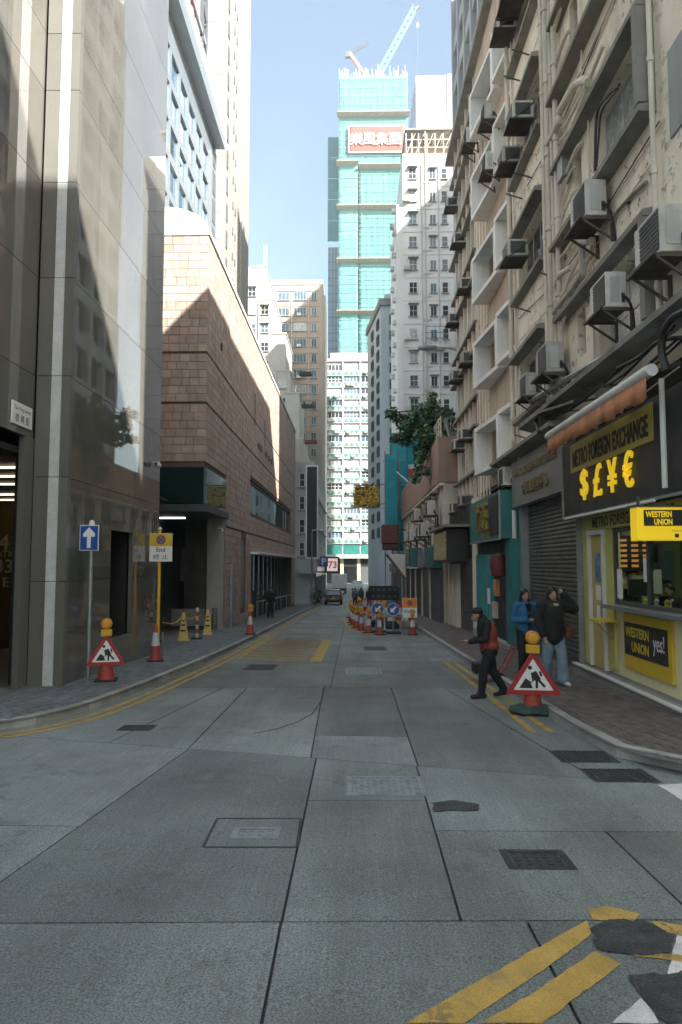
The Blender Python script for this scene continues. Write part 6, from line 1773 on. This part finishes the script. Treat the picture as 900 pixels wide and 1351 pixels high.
# woman in the dark jacket, hand raised to her head
m_jeans = mat('light_denim', (0.18, 0.25, 0.31), 0.85, .3, 6, .9, 12)
m_dkjk = mat('dark_jacket', (0.014, 0.016, 0.015), 0.8, .3, 10, .9, 14)
m_bluejk = mat('blue_jacket', (0.025, 0.12, 0.24), 0.8, .3, 8, .9, 14)
m_orv = mat('orange_vest', (0.26, 0.05, 0.03), 0.75, .3, 8, .9, 14)
m_navy = mat('dark_trousers', (0.014, 0.016, 0.018), 0.85, .2)
m_bag = mat('brown_leather', (0.1, 0.045, 0.03), 0.5, .15)
m_shoe = mat('white_shoe', (0.55, 0.55, 0.52), 0.5)
J = stand(0, .1); J.update(elL=(.4, .0, 1.3), wrL=(.2, -.03, 1.55), haL=(.13, -.04, 1.63))
p = gl(731, 903, .125)
w1, hd, F, Sx = person('person in a dark jacket and pale jeans holding a hand to the head', J, p, R(12), m_dkjk, m_jeans, m_shoe, 1.04, .013, 1.15, .06, flare=.035, bulk=.035)
hairdo(w1, hd, F, .2)
m = MB(); m.cbox(.17, .3, -.16, .12, .82, 1.02, .03); o = m.build('shoulder_bag', m_bag, w1)
o.location = (.24, -.02, .8)
m = MB().tube(smooth3([(.24, -.1, 1.0), (.1, -.17, 1.15), (-.08, -.13, 1.36), (-.12, .03, 1.43)]), .012, 6).mesh('bag_strap', m_bag); put('bag_strap', m, w1, WL[w1.name])
m = MB(); m.prism([(-.008, 1.27), (.008, 1.27), (.045, 1.4), (-.045, 1.4)], 'y', -.15, -.1); me = m.mesh('shirt_front', m_alu); put('shirt_front', me, w1, WL[w1.name])
# person in blue behind
J = stand(0, -.05); J.update(elR=(-.24, .02, 1.08), wrR=(-.06, -.2, 1.08), haR=(.02, -.23, 1.09))
p = gl(694, 893, .125)
w2, hd, F, Sx = person('person in a bright blue jacket walking beside the shutter', J, p, R(18), m_bluejk, m_navy, m_rub, 1.02, .014)
hairdo(w2, hd, F, .16)
m = MB(); m.prism([(-.02, .95), (.02, .95), (.05, 1.4), (-.05, 1.4)], 'y', -.158, -.1); put('dark_shirt', m.mesh('dark_shirt', m_dkjk), w2, WL[w2.name])
# man in cap crossing at the kerb, walking to the left, head bent
J = dict(hip=(0, .02, .88), chest=(0, -.03, 1.18), neck=(0, -.1, 1.35), head=(0, -.19, 1.43), face=(0, -1, -.35), hpL=(.08, .02, .83), hpR=(-.08, .02, .83),
         knL=(.09, -.1, .47), knR=(-.09, .09, .46), anL=(.09, -.14, .09), anR=(-.09, .28, .12), toL=(.1, -.28, .04), toR=(-.1, .15, .045),
         shL=(.18, -.04, 1.29), shR=(-.18, -.04, 1.29), elL=(.22, -.08, 1.03), elR=(-.22, -.04, 1.02), wrL=(.14, -.33, .98), wrR=(-.14, -.28, .95), haL=(.1, -.42, .98), haR=(-.1, -.37, .94))
p = gl(645, 921)
mn, hd, F, Sx = person('person in black cap and orange red vest stepping off the kerb', J, p, R(-90), m_dkjk, m_navy, m_rub, .98, .013, 1.05, .04)
b = MB(); capsule(b, (0, .02, .86), (0, -.02, 1.18), .165, .172); ellipsoid(b, (0, .0, 1.1), (.212, .16, .2)); ellipsoid(b, (0, .03, .9), (.2, .16, .12)); skinned(b, 'vest', m_orv, mn, .014)
b = MB(); ellipsoid(b, hd+Vector((0, .01, .055)), (.092, .11, .075)); skinned(b, 'cap', m_dkjk, mn, .012)
MB().prism([(-.075, -.0), (.075, 0), (.06, -.12), (-.06, -.12)], 'z', .03, .045)
br = MB(); br.add([(hd.x-.08, hd.y-.07, hd.z+.05), (hd.x+.08, hd.y-.07, hd.z+.05), (hd.x+.06, hd.y-.2, hd.z+.025), (hd.x-.06, hd.y-.2, hd.z+.025), (hd.x-.08, hd.y-.07, hd.z+.062), (hd.x+.08, hd.y-.07, hd.z+.062), (hd.x+.06, hd.y-.2, hd.z+.037), (hd.x-.06, hd.y-.2, hd.z+.037)], [(3, 2, 1, 0), (4, 5, 6, 7), (0, 1, 5, 4), (1, 2, 6, 5), (2, 3, 7, 6), (3, 0, 4, 7)])
put('cap_brim', br.mesh('cap_brim', m_dkjk), mn, WL[mn.name])
b = MB(); ellipsoid(b, hd+Vector((0, .04, -.02)), (.078, .07, .09)); skinned(b, 'hair', m_hair, mn, .012)
ph = MB().cbox(-.02, .12, -.47, -.4, .97, .985, .005).mesh('held_phone', m_rub); put('phone', ph, None, (0, 0, 0))
bpy.data.objects['phone'].matrix_world = Matrix.Translation(p) @ Matrix.Rotation(R(-90), 4, 'Z') @ Matrix.Scale(.98, 4)
tag(bpy.data.objects['phone'], 'dark phone held by the person in the black cap', 'phone')
# farther people
def far(label, x, y, rz, top, tr_, step=.12, h=.0):
    J = stand(0, step)
    q, hd, F, Sx = person(label, J, (x, y, gz(y)+h), rz, top, tr_, m_rub, 1.0, .022)
    hairdo(q, hd, F)
far('person in black standing by the storefront handrail', -4.55, 38.5, R(30), m_dkjk, m_navy, .03, .125)
far('person in grey walking beyond the road works barriers', .15, 62, R(180), mat('grey_coat', (.12, .12, .12), .8), m_navy)
far('person in dark green near the works edge', .75, 66, R(170), mat('green_coat', (.04, .07, .05), .8), m_navy)
far('person in navy walking behind the dark board', 1.35, 60, R(10), mat('navy_coat', (.02, .03, .06), .8), m_navy)
# clerk behind the glass
J = stand(); J.update(wrL=(.15, -.25, 1.02), wrR=(-.15, -.25, 1.02), haL=(.1, -.32, 1.02), haR=(-.1, -.32, 1.02))
q, hd, F, Sx = person('clerk in dark clothes behind the exchange counter glass', J, (5.62, 12.55, -.09), R(-60), m_dkjk, m_navy, m_rub, .98, .018)
hairdo(q, hd, F)

# ------------------------------------------------------------------ city haze: one even box of air round everything
hz = MB().box(-470, 470, -370, 920, -3.8, 204).build('haze', None)
hm = bpy.data.materials.new('haze_air'); hm.use_nodes = True
hn = hm.node_tree.nodes; hn.remove(hn['Principled BSDF'])
pv = hn.new('ShaderNodeVolumePrincipled')
pv.inputs['Color'].default_value = (0.86, 0.92, 0.95, 1)
pv.inputs['Density'].default_value = 0.0006
pv.inputs['Anisotropy'].default_value = 0.2
hm.node_tree.links.new(pv.outputs[0], hn['Material Output'].inputs['Volume'])
hz.data.materials.append(hm)
tag(hz, kind='stuff')
tag(hz, 'pale city haze filling the street canyon', 'haze')
bpy.context.view_layer.update()
